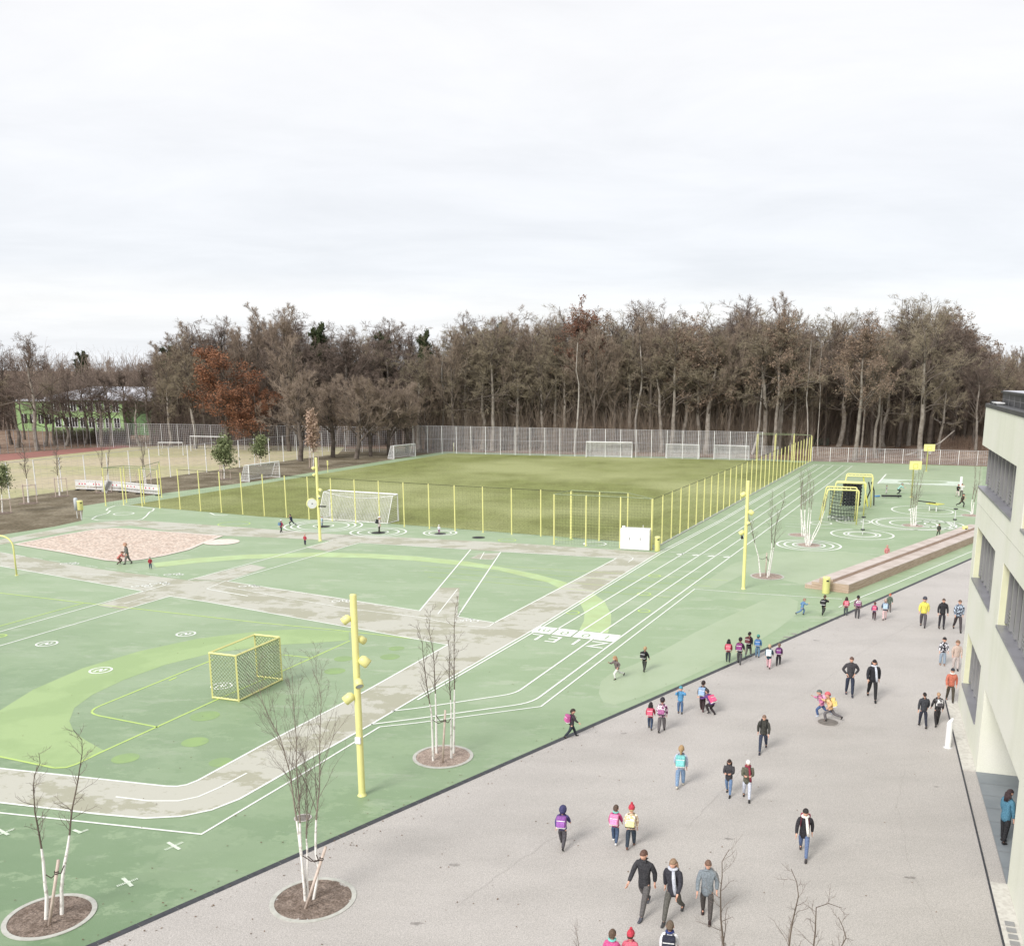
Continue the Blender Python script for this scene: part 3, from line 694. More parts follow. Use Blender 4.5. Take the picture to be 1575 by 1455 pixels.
# ------------------------------------------------------------------ goals
def goal(name, label, L, Rr, h, depth, r=.06, back_dir=None, netw=.16, nr=.008, sag=False, mt='white', group=None):
    w = (Rr-L).length; dx = (Rr-L).normalized()
    t = thing(name, label, 'goal', L, math.atan2(dx.y, dx.x), group)
    s = 1 if back_dir is None or Vector((-dx.y, dx.x, 0)).dot(back_dir) > 0 else -1
    D = depth*s; td = D*.45
    b = MB()
    b.tube([(0, 0, 0), (0, 0, h), (w, 0, h), (w, 0, 0)], r, 8); obj('goal_frame', b, M[mt], t)
    b = MB()
    for x in (0, w): b.tube([(x, 0, h), (x, td, h*.98), (x, D, .05), (x, 0, .05)], r*.55, 6)
    b.tube([(0, D, .05), (w, D, .05)], r*.55, 6)
    b.tube([(0, td, h*.98), (w, td, h*.98)] if not sag else [(w*i/12, td*1.0, h*.98-(.38*math.sin(PI*i/12))) for i in range(13)], r*.4, 5)
    obj('net_support', b, M[mt], t)
    b = MB(); k = int(w/netw)
    q = lambda x, y0, z0, y1, z1: b.quad(Vector((x-nr, y0, z0)), Vector((x+nr, y0, z0)), Vector((x+nr, y1, z1)), Vector((x-nr, y1, z1)))
    for i in range(k+1):
        x = w*i/k; sg = .38*math.sin(PI*i/k) if sag else 0
        q(x, 0, h, td, h*.98-sg); q(x, td, h*.98-sg, D, .05)
    rows = int((h+abs(D))/netw)
    for i in range(rows):
        f = i/rows; pts = []
        y = td+(D-td)*f; z = h*.98*(1-f)+.05*f
        b.quad(Vector((0, y, z-nr)), Vector((w, y, z-nr)), Vector((w, y, z+nr)), Vector((0, y, z+nr)))
    for x in (0, w):
        kk_ = int(h/netw)
        for i in range(kk_):
            z = h*i/kk_; yb = td+(D-td)*(1-z/(h*.98))
            b.quad(Vector((x, 0, z-nr)), Vector((x, yb, z-nr)), Vector((x, yb, z+nr)), Vector((x, 0, z+nr)))
        kk_ = max(2, int(abs(D)/netw))
        for i in range(1, kk_):
            y = D*i/kk_; zt_ = h*.98 if abs(y) < abs(td) else h*.98*(1-(y-td)/(D-td))
            b.quad(Vector((x, y-nr, 0)), Vector((x, y+nr, 0)), Vector((x, y+nr, zt_)), Vector((x, y-nr, zt_)))
    obj('net', b, M['netwhite'], t)
    return t
dirf = (G(970.8, 704.6)-G(901.5, 703.4)).normalized(); 
fl = G(508, 794); fdir = (G(700, 816)-G(400, 794.4)).normalized()
goal('football_goal', 'large white football goal with sagging net behind the near row of yellow posts', fl, fl+fdir*7.32, 2.44, 1.9, .07, -Vector((-fdir.y, fdir.x, 0)), .16, .011, True)
fl = G(901.5, 703.2)
goal('football_goal', 'large white football goal at the far end of the grass pitch', fl, fl+dirf*7.32, 2.44, 1.6, .08, Vector((0, 1, 0)), .2, .022)
for a, b, lab in ((G(1024, 703.9), G(1074.5, 705.4), 'small white goal at the far fence next to the big far goal'), (G(1098.5, 705.6), G(1151, 707.4), 'small white goal at the far fence next to the sloping fence panel')):
    goal('youth_goal', lab, a, b, 2.15, 1.2, .075, Vector((0, 1, 0)), .2, .022)
goal('youth_goal', 'small white goal standing on the green path left of the lamp post', G(383.5, 741), G(430.5, 734), 2.0, 1.3, .065, Vector((-1, .6, 0)), .2, .014)
goal('youth_goal', 'small white goal near the far left corner of the grass pitch under the trees', G(606, 706), G(639, 702), 2.0, 1.2, .07, Vector((-1, .6, 0)), .2, .018)
def bare_goal(lab, L, Rr, h):
    w = (Rr-L).length; dx = (Rr-L).normalized(); t = thing('field_goal', lab, 'goal', L, math.atan2(dx.y, dx.x))
    b = MB(); b.tube([(0, 0, 0), (0, 0, h), (w, 0, h), (w, 0, 0)], .07, 6); obj('goal_frame', b, M['white'], t)
    for x in (0, w): b = MB(); b.tube([(x, 0, h), (x, .8, h-.1), (x, 1.6, .05), (x, 0, .05)], .025, 5); obj('net_support', b, M['postwhite'], t)
bare_goal('bare white goal frame on the dry field, nearer of the two on the left', G(244.7, 700.5), G(282, 700.5), 2.0)
bare_goal('bare white goal frame on the dry field, further one by the grey fence', G(294, 694), G(345.5, 695), 2.44)
for x, y, lab, h_ in ((504.4, 727, 'short yellow corner flag post on the green path left of the pitch', 1.6), (698, 697, 'short white corner marker at the far left corner of the pitch', 1.7)):
    c = G(x, y); t = thing('corner_flag', lab, 'corner flag', c); b = MB(); b.tube([(0, 0, 0), (0, 0, h_)], .035, 6); obj('pole', b, M['yellow'], t)
    b = MB(); b.box((0, .02, h_-.3), (.18, .02, .62)); obj('flag', b, M['yellow'] if y > 700 else M['white'], t)
# yellow handball goal with steel mesh
gl, gr_ = G(367.3, 1079), G(435, 1045.5); dx = (gr_-gl).normalized(); w = 3.0; gh = 1.98
t = thing('handball_goal', 'yellow box goal with grey diamond steel mesh on the near green court', 'goal', gl, math.atan2(dx.y, dx.x))
D = (G(337, 1070)-gl).length*1.0
b = MB(); r = .045
def bar(b, p, q, r): 
    p = Vector(p); q = Vector(q); b.tube([p, q], r, 4)
for x in (0, w): b.tube([(x, 0, 0), (x, 0, gh)], r, 4)
b.tube([(0, 0, gh), (w, 0, gh)], r, 4); b.tube([(0, 0, .05), (w, 0, .05)], r, 4)
b.tube([(0, D, 0), (0, D, gh)], r, 4); b.tube([(w, D, 0), (w, D, gh)], r, 4)
b.tube([(0, D, gh), (w, D, gh)], r, 4)
for x in (0, w): b.tube([(x, 0, gh), (x, D, gh)], r, 4); b.tube([(x, 0, .05), (x, D, .05)], r, 4)
obj('goal_frame', b, M['yellow'], t)
def diamond(b, fn, W_, H_, s=.16, r=.015):
    def clip(x0, z0, x1, z1):
        tt = [0, 1]
        for a, d, lo, hi in ((x0, x1-x0, 0, W_), (z0, z1-z0, 0, H_)):
            if abs(d) < 1e-9: continue
            u, v = sorted(((lo-a)/d, (hi-a)/d)); tt = [max(tt[0], u), min(tt[1], v)]
        return (x0+(x1-x0)*tt[0], z0+(z1-z0)*tt[0], x0+(x1-x0)*tt[1], z0+(z1-z0)*tt[1]) if tt[0] < tt[1] else None
    k = -int(H_/s)-1
    while k*s < W_+H_:
        for sg in (1, -1):
            x0 = k*s; c = clip(x0, 0 if sg > 0 else H_, x0+H_, H_ if sg > 0 else 0)
            if c: b.tube([fn(c[0], c[1]), fn(c[2], c[3])], r, 3, caps=False)
        k += 1
b = MB(); diamond(b, lambda x, z: Vector((x, .0, z)), w, gh); diamond(b, lambda x, z: Vector((0, x, z)), D, gh); diamond(b, lambda x, z: Vector((w, x, z)), D, gh)
obj('wire_mesh', b, M['chain'], t)

# ------------------------------------------------------------------ cabinet, bins, hoop pipe, flags, bollard
c0, c1 = G(953.7, 845.0), G(998.5, 847.5); dx = (c1-c0).normalized(); wd = (c1-c0).length
t = thing('equipment_cabinet', 'white double door equipment cabinet at the near right corner of the pitch', 'cabinet', c0, math.atan2(dx.y, dx.x))
b = MB(); b.bbox((wd/2, .45, .84), (wd, .9, 1.62), .02); obj('body', b, M['white'], t)
b = MB(); b.bbox((wd/2, .45, .02), (wd-.1, .8, .05), .01); obj('base', b, M['frame'], t)
for s in (0, 1):
    b = MB(); b.bbox((wd*(.26+.48*s), -.012, .84), (wd*.47, .03, 1.5), .008); o = obj('door', b, M['white'], t)
    b = MB(); b.bbox((wd*(.26+.48*s)+(.13 if s == 0 else -.13), -.045, .9), (.05, .04, .22), .01); obj('handle', b, M['frame'], o)
b = MB(); b.lathe([(.12, 0), (.14, .1), (.1, .16), (0, .17)], c=(.18, .4, 1.65), n=12); b.tube([(wd*.75, .3, 1.65), (wd*.75, .3, 1.95)], .02, 5); obj('roof_vent', b, M['white'], t)
def bin_(x, y, lab, h=1.06, r=.23, post=0, tilt=0):
    c = G(x, y); t = thing('litter_bin', lab, 'bin', (c.x, c.y, 0))
    b = MB(); b.lathe([(0, post), (r*.93, post), (r, post+.03), (r, post+h-.12), (r*1.04, post+h-.1), (r*1.04, post+h-.03), (r*.9, post+h), (0, post+h+.02)], n=24); obj('body', b, M['yellow'], t, True)
    b = MB()
    a = math.atan2(-c.y, -c.x)
    for da in (0.35,):
        q = Vector((math.cos(a+da), math.sin(a+da), 0)); b.bbox(q*r*.95+Vector((0, 0, post+h-.22)), (.06, .16, .09), .015, a+da)
    obj('slot', b, M['black'], t)
    if post: b = MB(); b.tube([(0, 0, 0), (0, 0, post+.1)], .045, 8); obj('post', b, M['postwhite'], t)
bin_(1010.9, 847.6, 'round yellow litter bin right of the white equipment cabinet', 1.15, .21)
bin_(1270, 912.5, 'round yellow litter bin at the near end of the wooden bleacher')
bin_(1483, 828, 'round yellow litter bin at the far end of the wooden bleacher')
bin_(125.5, 799.5, 'yellow litter bin on a post at the edge of the brown turf', .85, .24, .9)
c = G(117, 797); t = thing('bag_dispenser', 'pale grey cylinder hanging beside the yellow bin at the brown turf', 'dispenser', (c.x+.12, c.y, 0)); b = MB(); b.lathe([(0, .75), (.16, .75), (.17, 1.75), (.13, 1.85), (0, 1.87)], n=16); obj('body', b, mat('grey_plastic', (.55, .58, .62), .5), t, True)
b = MB(); b.tube([(0, 0, 0), (0, 0, .8)], .03, 6); obj('post', b, M['postwhite'], t)
c = G(25.8, 885); t = thing('hoop_pipe', 'curved yellow pipe hoop standing on the green court at the left edge', 'pipe hoop', c)
pts = [(0, 0, 0), (0, 0, 2.0)]+[(-.75+.75*math.cos(a*PI/16), 0, 2.0+.65*math.sin(a*PI/16)) for a in range(1, 17)]
pts = [(0, 0, 0), (0, 0, 1.9)]+[(-.8+.8*math.cos(a*PI/16), 0, 1.9+.75*math.sin(a*PI/16)) for a in range(1, 9)]+[(-2.2, 0, 2.65)]+[(-2.2-.8*math.sin(a*PI/16), 0, 1.9+.75*math.cos(a*PI/16)) for a in range(1, 9)]+[(-3.0, 0, 0)]
b = MB(); b.tube(pts, .055, 10); obj('pipe', b, M['yellow'], t, True)
b = MB()
for x in (0, -3): b.lathe([(.11, 0), (.11, .02), (.06, .03)], c=(x, 0, 0), n=12)
obj('foot_plate', b, M['yellow'], t)
c = G(1457.6, 1149.5); t = thing('bollard', 'white cylindrical bollard with a slanted top beside the building', 'bollard', c)
b = MB(); n_ = 20; r = .11; hh = 1.15
vs = [(r*math.cos(2*PI*i/n_), r*math.sin(2*PI*i/n_), 0) for i in range(n_)]+[(r*math.cos(2*PI*i/n_), r*math.sin(2*PI*i/n_), hh-.12+.13*math.cos(2*PI*i/n_)) for i in range(n_)]
b.add(vs, [(i, (i+1) % n_, n_+(i+1) % n_, n_+i) for i in range(n_)]+[tuple(range(n_, 2*n_))]); obj('shaft', b, M['white'], t)
b = MB(); b.lathe([(.16, 0), (.16, .012), (.11, .02)], n=20); obj('foot_plate', b, M['postwhite'], t)

# ------------------------------------------------------------------ lamp posts
def lamp(x, y, top, lab, spots, r=.11, plate=None, extra=None):
    c = G(x, y); h = HT((x, y), top); t = thing('lamp_post', lab, 'lamp post', c)
    b = MB(); b.lathe([(r*1.35, 0), (r*1.35, .02), (r*1.05, .04), (r, h*.02), (r*.98, h*.5), (r*.96, h-.03), (r*.9, h), (0, h+.01)], n=22); obj('pole', b, M['yellow'], t, True)
    ang0 = math.atan2(-c.y, -c.x)        # towards the viewer side of the court
    for f, da, sz, lens in spots:
        z = h*f; a = ang0+R(da); q = Vector((math.cos(a), math.sin(a), 0))
        b = MB(); b.tube([q*r*.6+Vector((0, 0, z)), q*(r+.1)+Vector((0, 0, z))], .035, 8)
        tiltv = (q*.80+Vector((0, 0, -.6))).normalized()
        ax = tiltv.to_track_quat('Z', 'Y').to_matrix(); s0 = q*(r+.05*sz)+Vector((0, 0, z+.04))
        b.lathe([(0, -.05*sz), (.10*sz, -.03*sz), (.15*sz, .05*sz), (.15*sz, .28*sz), (.135*sz, .285*sz), (.125*sz, .25*sz), (0, .25*sz)], c=s0, n=16, ax=ax)
        o = obj('spotlight', b, M['yellow'], t, True)
        b = MB(); b.lathe([(0, .262*sz), (.12*sz, .262*sz)], c=s0, n=16, ax=ax); obj('lens', b, M['lens'], o)
    if plate: 
        f, da = plate; a = ang0+R(da); q = Vector((math.cos(a), math.sin(a), 0)); b = MB(); b.bbox(q*(r+.02)+Vector((0, 0, h*f)), (.07, .19, .22), .012, a); obj('junction_box', b, M['white'], t)
    if extra: extra(t, ang0, h, r)
    return t
lamp(557, 1223, 914, 'tall yellow lamp post with yellow spotlights in the near court beside the box goal', ((.885, 85+180, .85, 0), (.78, 120, .8, 0), (.685, 70, 1.05, 0), (.585, 12, .9, 0), (.505, 270, 1.05, 0)), plate=(.29, -25))
def cambox(t, a0, h, r):
    a = a0+R(-75); q = Vector((math.cos(a), math.sin(a), 0)); b = MB(); b.lathe([(0, -.02), (.07, 0), (.09, .08), (.05, .2), (0, .21)], c=q*(r+.12)+Vector((0, 0, h*.47)), n=12); obj('camera_dome', b, M['black'], t)
lamp(1143.3, 905.7, 739.5, 'tall yellow lamp post with spotlights standing right of the running lanes', ((.88, 270, 1.0, 0), (.72, 80, 1.05, 0), (.62, 30, .8, 0), (.53, 270, 1.0, 0)), extra=cambox)
def disc_(t, a0, h, r):
    a = a0+R(-80); q = Vector((math.cos(a), math.sin(a), 0)); ax = Vector((math.cos(a0+R(15)), math.sin(a0+R(15)), 0)).to_track_quat('Z', 'Y').to_matrix()
    c = q*(r+.38)+Vector((0, 0, h*.455))
    b = MB(); b.lathe([(0, -.1), (.38, -.1), (.44, -.04), (.44, .05), (.39, .06)], c=c, n=28, ax=ax); b.tube([q*r+Vector((0, 0, h*.455)), c], .04, 6); o = obj('loudspeaker_shell', b, M['yellow'], t, True)
    b = MB(); b.lathe([(0, .058), (.385, .058)], c=c, n=28, ax=ax); obj('loudspeaker_face', b, M['white'], t)
    b = MB(); b.lathe([(0, .063), (.06, .063)], c=c, n=12, ax=ax); obj('centre_cap', b, M['frame'], t)
    b = MB(); q2 = Vector((math.cos(a0+R(60)), math.sin(a0+R(60)), 0)); b.bbox(q2*.35+Vector((0, 0, h*.42)), (.6, .25, .08), .02, a0+R(70)); obj('camera_arm', b, M['black'], t)
lamp(492.5, 831.6, 704, 'tall yellow lamp post with a round white disc beside the grass pitch', ((.88, 270, .8, 0), (.80, 275, .7, 0), (.62, 60, .9, 0), (.54, 20, .9, 0)), extra=disc_)

# ------------------------------------------------------------------ bleacher
a0, a1, far_ = G(1237.7, 904), G(1304.8, 913), G(1490, 838)
u = (far_-a1).normalized(); v = Vector((-u.y, u.x, 0)); Lb = (far_-a1).length+6.0
wtot = abs((a0-a1).dot(v)); t = thing('bleacher', 'long stepped wooden bleacher seat between the green court and the plaza', 'bleacher', a1, math.atan2(u.y, u.x))
# profile across (v): front tier z .45, top tier .9, back steps
skew = (a0-a1).dot(u)
tiers = ((0.0, .95, .55), (.95, 1.75, .76), (1.75, 2.2, .48), (2.2, 2.6, .25))
sc = wtot/2.6
def sheared(b, x1, v0, v1, z0, z1, dx=0.0):
    e = lambda v: skew*v/wtot+dx
    vs = [Vector((x, v, z)) for v in (v0, v1) for x in (e(v), x1) for z in (z0, z1)]
    b.add(vs, [(0, 2, 3, 1), (4, 5, 7, 6), (0, 1, 5, 4), (2, 6, 7, 3), (0, 4, 6, 2), (1, 3, 7, 5)])
for i, (p, q_, z) in enumerate(tiers):
    p *= sc; q_ *= sc
    x1 = Lb if i < 2 else 2.0-i*.3
    nb = max(2, int(round(z/.155)))
    b = MB()
    for k in range(nb):
        h_ = z/nb; sheared(b, x1, p+.002, q_-.002, k*h_+.006, (k+1)*h_-.006)
    obj('riser_boards', b, M['bench'], t)
    b = MB(); sheared(b, x1-.03, p+.02, q_-.02, .01, z-.01, .03); obj('core', b, M['gap'], t)
    b = MB(); x = skew*p/wtot+.6
    sheared(b, x, p-.004, q_-.004, z, z+.035)
    while x < x1-.01:
        e = min(x1, x+.57); b.box(((x+e)/2+.008, (p+q_)/2-.004, z+.0175), (e-x-.022, q_-p, .035)); x = e
    obj('seat_boards', b, M['benchtop'], t)

# ------------------------------------------------------------------ climbing frame
P0 = [G(1262.4, 805), G(1316.9, 807), G(1275.9, 791), G(1328, 793.4), G(1292.6, 778), G(1339, 780)]
t = thing('climbing_frame', 'yellow climbing frame of three arches with black rope net and black rubber bags', 'climbing frame', P0[0]); o0 = P0[0]
hC = 3.15
fwd = ((P0[4]-P0[0])/2)
def arch(A, B, name='arch', dep_=2.2):
    A = A-o0; B = B-o0; d = (B-A).normalized(); w_ = (B-A).length; n_ = Vector((-d.y, d.x, 0)); up = Vector((0, 0, 1))
    b = MB()
    for s, off in ((0, 0), (1, dep_)):
        of = n_*off
        q_ = .2; il, ir = .42, -.05
        pts = [A+of, A+of+d*il+up*(hC-q_)]
        for k in range(1, 7):
            a = PI/2*k/6; pts.append(A+of+d*(il+q_*(1-math.cos(a)))+up*(hC-q_+q_*math.sin(a)))
        top = [B+of-d*(ir+q_*(1-math.cos(PI/2*k/6)))+up*(hC-q_+q_*math.sin(PI/2*k/6)) for k in range(6, 0, -1)]
        b.tube(pts+top+[B+of-d*ir+up*(hC-q_), B+of], .07, 10)
    for k in range(6): q = A+d*(w_*(.2+.12*k))+up*hC; b.tube([q, q+n_*dep_], .03, 6)
    obj(name, b, M['yellow'], t, True)
arch(P0[0], P0[1]); arch(P0[2], P0[3], dep_=.9); arch(P0[4], P0[5])
b = MB()
dA = (P0[1]-P0[0]).normalized(); 
for row in (0.25, .5):
    base0 = (P0[2]-P0[0])*row+dA*.5; base1 = (P0[3]-P0[1])*row+(P0[1]-P0[0])-dA*.4
    net = []
    for i in range(9):
        p = base0+(base1-base0)*(i/8)
        b.tube([p+Vector((0, 0, .05)), p+Vector((0, 0, hC-.1))], .022, 4)
    for k in range(9):
        z = .3+k*.32; b.tube([base0+(base1-base0)*(i/8)+Vector((0, 0, z-.12*math.sin(PI*i/8))) for i in range(9)], .022, 4)
for k in range(5):
    z = .6+k*.5
    for i in range(9):
        p = (P0[2]-P0[0])*.25+dA*.5; p1 = (P0[3]-P0[1])*.25+(P0[1]-P0[0])-dA*.4; q0 = p+(p1-p)*(i/8); q1 = q0+(P0[2]-P0[0])*.25
        b.tube([q0+Vector((0, 0, z)), q1+Vector((0, 0, z))], .018, 4)
obj('rope_net', b, M['rope'], t)
b = MB(); cc = (P0[2]+P0[3])/2-o0+fwd*.35+dA*.1
rr_ = random.Random(4)
for i in range(6):
    for j in range(7):
        for k_ in range(2):
            q = cc+dA*((i-2.5)*.30)+fwd.normalized()*(k_*.5)+Vector((0, 0, .75+j*.33))
            sz = .19*(1-.045*abs(i-2.5)*(6-j)*.35)
            b.lathe([(0, -sz), (sz*.7, -sz*.75), (sz, 0), (sz*.7, sz*.75), (0, sz)], c=q, n=8)
obj('rubber_bags', b, M['black'], t, True)
b = MB(); cc = P0[5]-o0
for k_ in range(2): b.tube([cc+Vector((-.5+k_*1.0, .6, .1)), cc+Vector((.1+k_*.4, .9, 1.6)), cc+Vector((-.1+.3*k_, 1.0, 2.5))], .07, 8)
obj('hanging_bag', b, M['black'], t)
b = MB(); b.tube([P0[4]-o0+dA*2.1+Vector((0, 0, hC)), P0[5]-o0+dA*-.3+Vector((0, 0, .05))], .08, 8); obj('slanted_pole', b, M['yellowdk'], t)
c = G(1359, 765.5); t = thing('balance_beam', 'low black balance beam with a blue end lying behind the climbing frame', 'balance beam', c, .1); b = MB(); b.bbox((.9, 0, .2), (2.2, .22, .2), .04, -.15); obj('beam', b, M['black'], t); b = MB(); b.bbox((-.6, .3, .15), (.7, .2, .16), .04, .4); obj('beam_end', b, mat('blue_plastic', (.1, .25, .5), .5), t)
b = MB()
for x in (.1, 1.7): b.box((x, 0, .06), (.08, .2, .12))
obj('leg', b, M['frame'], t)

# ------------------------------------------------------------------ basketball hoops
def hoop(x, y, h, lab, bw, bh):
    c = G(x, y); t = thing('basketball_hoop', lab, 'basketball hoop', c, 0)
    b = MB(); b.tube([(0, 0, 0), (0, 0, h-bh*.55), (0, -.35, h-bh*.35)], .09, 10); b.lathe([(.2, 0), (.2, .03), (.1, .04)], n=14); obj('pole', b, M['yellow'], t, True)
    b = MB(); b.bbox((0, -.55, h-bh/2), (bw, .06, bh), .02)
    obj('backboard', b, M['yellow'], t)
    b = MB(); 
    for i, z in enumerate((h-bh*.85, h-bh*.35)): b.box((0, -.584, z), (bw*.36, .012, .06))
    for s in (-1, 1): b.box((s*bw*.17, -.586, h-bh*.6), (.05, .012, bh*.5))
    obj('backboard_target', b, M['yellowdk'], t)
    b = MB(); b.tube([(.23*math.cos(a*PI/8), -.85+.23*math.sin(a*PI/8), h-bh*.95) for a in range(16)], .022, 6, closed=True); b.tube([(0, -.55, h-bh*.95), (0, -.64, h-bh*.95)], .04, 6); r_ = obj('rim', b, M['yellow'], t)
    b = MB()
    for a in range(12): b.tube([(.22*math.cos(a*PI/6), -.85+.22*math.sin(a*PI/6), h-bh*.95), (.13*math.cos(a*PI/6+.3), -.85+.13*math.sin(a*PI/6+.3), h-bh*.95-.42)], .008, 3)
    obj('net', b, M['netwhite'], r_)
hoop(1401.7, 765, 4.1, 'yellow basketball hoop with plain square backboard, nearer of the two', 1.35, .95)
hoop(1424.5, 725, 3.85, 'yellow basketball hoop near the low white fence, further of the two', 1.55, .95)
def spinner(x, y, lab, h):
    c = G(x, y); t = thing('spinner_pole', lab, 'spinner', c); b = MB(); b.tube([(0, 0, 0), (0, 0, h)], .035, 8); obj('pole', b, M['postwhite'], t)
    for z in (.42, h): b = MB(); b.lathe([(0, z-.03), (.17, z-.04), (.2, z), (.17, z+.05), (0, z+.06)], n=16); obj('disc', b, M['black'], t)
spinner(1326.5, 822, 'white spinner pole with two black discs in the rings right of the tree', 1.5)
spinner(1468, 806, 'white spinner pole with two black discs near the yellow bin at the far bleacher end', 1.4)
c0, c1 = G(1417, 783), G(1447, 787); dx = (c1-c0).normalized(); w = (c1-c0).length
t = thing('net_table', 'low green table with a long black net strip in the rings behind the birch', 'table', c0, math.atan2(dx.y, dx.x))
b = MB(); b.bbox((w*.68, 0, .72), (w*.62, 1.2, .06), .02); obj('table_top', b, M['yellowdk'], t)
for i in (0, 1): b = MB(); b.tube([(w*(.5+.35*i), -.3, 0), (w*(.5+.35*i), -.3, .7)], .05, 8); obj('leg', b, M['white'], t)
b = MB(); b.box((w*.25, 0, .8), (w*.9, .08, .10)); obj('net_strip', b, M['black'], t)

# ------------------------------------------------------------------ road-work barriers on the left
bx = [(117, 753.8), (139, 754.5), (160.5, 755.5), (190, 757), (216.5, 760), (247, 762.5)]
for i in range(5):
    a, c = G(*bx[i]), G(*bx[i+1]); d = (c-a); L_ = d.length*.98; d.normalize()
    t = thing('barrier', ['white plastic barrier with red dots, leftmost of the row by the tree stakes', 'white plastic barrier with red dots, second from the left of the row', 'white plastic barrier in the middle of the row beside the fallen grey one', 'white plastic barrier with red dots, second from the right of the row', 'white plastic barrier with red dots at the green path, rightmost of the row'][i], 'barrier', a, math.atan2(d.y, d.x), 'white barriers with red dots on the brown turf')
    b = MB(); b.bbox((L_/2, 0, 1.04), (L_, .07, .10), .02); b.bbox((L_/2, 0, .72), (L_, .05, .38), .02); b.bbox((L_/2, 0, .2), (L_, .06, .1), .02)
    k = int(L_/.16)
    for j in range(k+1): b.box((L_*j/k*.98+.02, 0, .6), (.05, .04, .9)); b.lathe([(0, 0), (.06, .01), (.07, .06), (0, .1)], c=(L_*j/k*.98+.02, 0, 1.07), n=8)
    obj('panel', b, M['white'], t)
    b = MB(); ax = Matrix.Rotation(PI/2, 3, 'X')
    for j in range(3): b.lathe([(0, 0), (.075, 0), (.075, .02), (0, .02)], c=(L_*(.3+.2*j), -.04, .74), n=12, ax=ax)
    obj('reflector', b, M['red'], t)
    for s in (.12, .88): b = MB(); b.bbox((L_*s, 0, .05), (.2, .6, .09), .02); obj('foot', b, M['black'], t)
c = G(166, 758.5); t = thing('fallen_barrier', 'grey barrier panel leaning askew in the gap of the white barrier row', 'barrier', c, .6)
b = MB(); rot = Matrix.Rotation(R(28), 3, 'Y')@Matrix.Rotation(R(15), 3, 'X'); b.box((0, 0, .75), (.55, .06, 1.5), rot=rot); obj('panel', b, M['postwhite'], t)
b = MB(); b.box((0.02, -.06, .8), (.3, .05, 1.1), rot=rot); obj('cross_brace', b, M['frame'], t)

# ------------------------------------------------------------------ building on the right
BA, BB = G(1472, 1083), None
fa = R(-105.75); fd = Vector((math.cos(fa), math.sin(fa), 0)); fi = Vector((-fd.y, fd.x, 0))   # fi: into the building (to the right)
if fi.x < 0: fi = -fi
bt = thing('school_building', 'pale green concrete school block with grey framed windows at the right edge', 'building', BA)
def fp(s, z, d=0): return fd*s+fi*d+Vector((0, 0, z))
def fbox(b, s0, s1, z0, z1, d0, d1):
    vs = [fp(s, z, d) for s in (s0, s1) for d in (d0, d1) for z in (z0, z1)]
    b.add(vs, [(0, 1, 3, 2), (4, 6, 7, 5), (0, 4, 5, 1), (2, 3, 7, 6), (0, 2, 6, 4), (1, 5, 7, 3)])
TH = .34
S1 = 50
w1 = (0, 9.3, 9.18, 10.82); w1b = (11.3, 21, 9.18, 10.82); w2 = (.92, 6.5, 5.62, 7.7); w2b = (8.6, 18.5, 5.62, 7.7); w3 = (1.12, 5.8, 1.27, 3.42); ps = (7.3, 15.2, 0, 3.05)
b = MB()
# horizontal bands and piers
fbox(b, 0, S1, 10.82, 12.3, 0, TH)
fbox(b, 9.3, 11.3, 9.18, 10.82, 0, TH); fbox(b, 21, S1, 9.18, 10.82, 0, TH)
fbox(b, 0, S1, 8.56, 9.18, 0, TH)
obj('wall', b, M['wall'], bt)
b = MB()
fbox(b, 0.004, S1, 7.7, 8.54, 0.012, TH)
fbox(b, 0.004, .92, 5.62, 7.7, .012, TH); fbox(b, 6.5, 8.6, 5.62, 7.7, .012, TH); fbox(b, 18.5, S1, 5.62, 7.7, .012, TH)
fbox(b, 0.004, S1, 5.0, 5.62, .012, TH)
obj('wall', b, M['wall'], bt)
b = MB()
fbox(b, 0.008, S1, 3.42, 4.985, .022, TH)
fbox(b, 0.008, 1.12, 0, 3.42, .022, TH); fbox(b, 5.8, 7.3, 0, 3.42, .022, TH); fbox(b, 1.12, 5.8, 0, 1.27, .022, TH)
fbox(b, 7.3, 15.2, 3.05, 3.42, .022, TH); fbox(b, 15.2, S1, 0, 3.42, .022, TH)
obj('wall', b, M['wall'], bt)
b = MB(); fbox(b, .05, S1, 8.53, 8.57, .03, TH-.02); fbox(b, .05, S1, 4.975, 5.01, .035, TH-.02); obj('wall_joint', b, M['gap'], bt)
# end wall (faces away), floors, back
b = MB()
fbox(b, .02, TH, 0, 8.56, TH, 20); fbox(b, .02, .3, 10.82, 12.28, TH, 20); fbox(b, .02, .3, 8.56, 9.18, TH, 20)
fbox(b, .4, .75, 9.18, 10.82, 5, 20)
obj('end_wall', b, M['wall'], bt)
b = MB(); fbox(b, TH, S1, 10.84, 12.2, TH+.4, 20); fbox(b, 1.5, S1, 8.4, 9.1, TH, 20); fbox(b, 7.5, S1, 3.3, 4.6, 1, 20); obj('floor_slab', b, M['concrete'], bt)
b = MB(); fbox(b, -.02, S1, 12.3, 12.44, -.03, .42); obj('roof_edge', b, M['roofdk'], bt)
b = MB(); fbox(b, .0, S1, 12.2, 12.36, .42, 20); obj('roof', b, M['roofgrey'], bt)
b = MB(); fbox(b, .5, S1, 12.36, 12.86, .50, 20); fbox(b, .44, S1, 12.86, 12.93, .44, 20); obj('penthouse_fascia', b, M['roofdk'], bt)
b = MB(); fbox(b, .50, S1, 12.93, 12.945, .50, 19.9)
obj('penthouse_roof', b, M['roofgrey'], bt)
b = MB(); fbox(b, .6, S1, 12.62, 12.632, .492, .50)
for k in range(24): fbox(b, 1+k*1.4, 1.015+k*1.4, 12.4, 12.85, .492, .50)
obj('fascia_seam', b, M['frame'], bt)
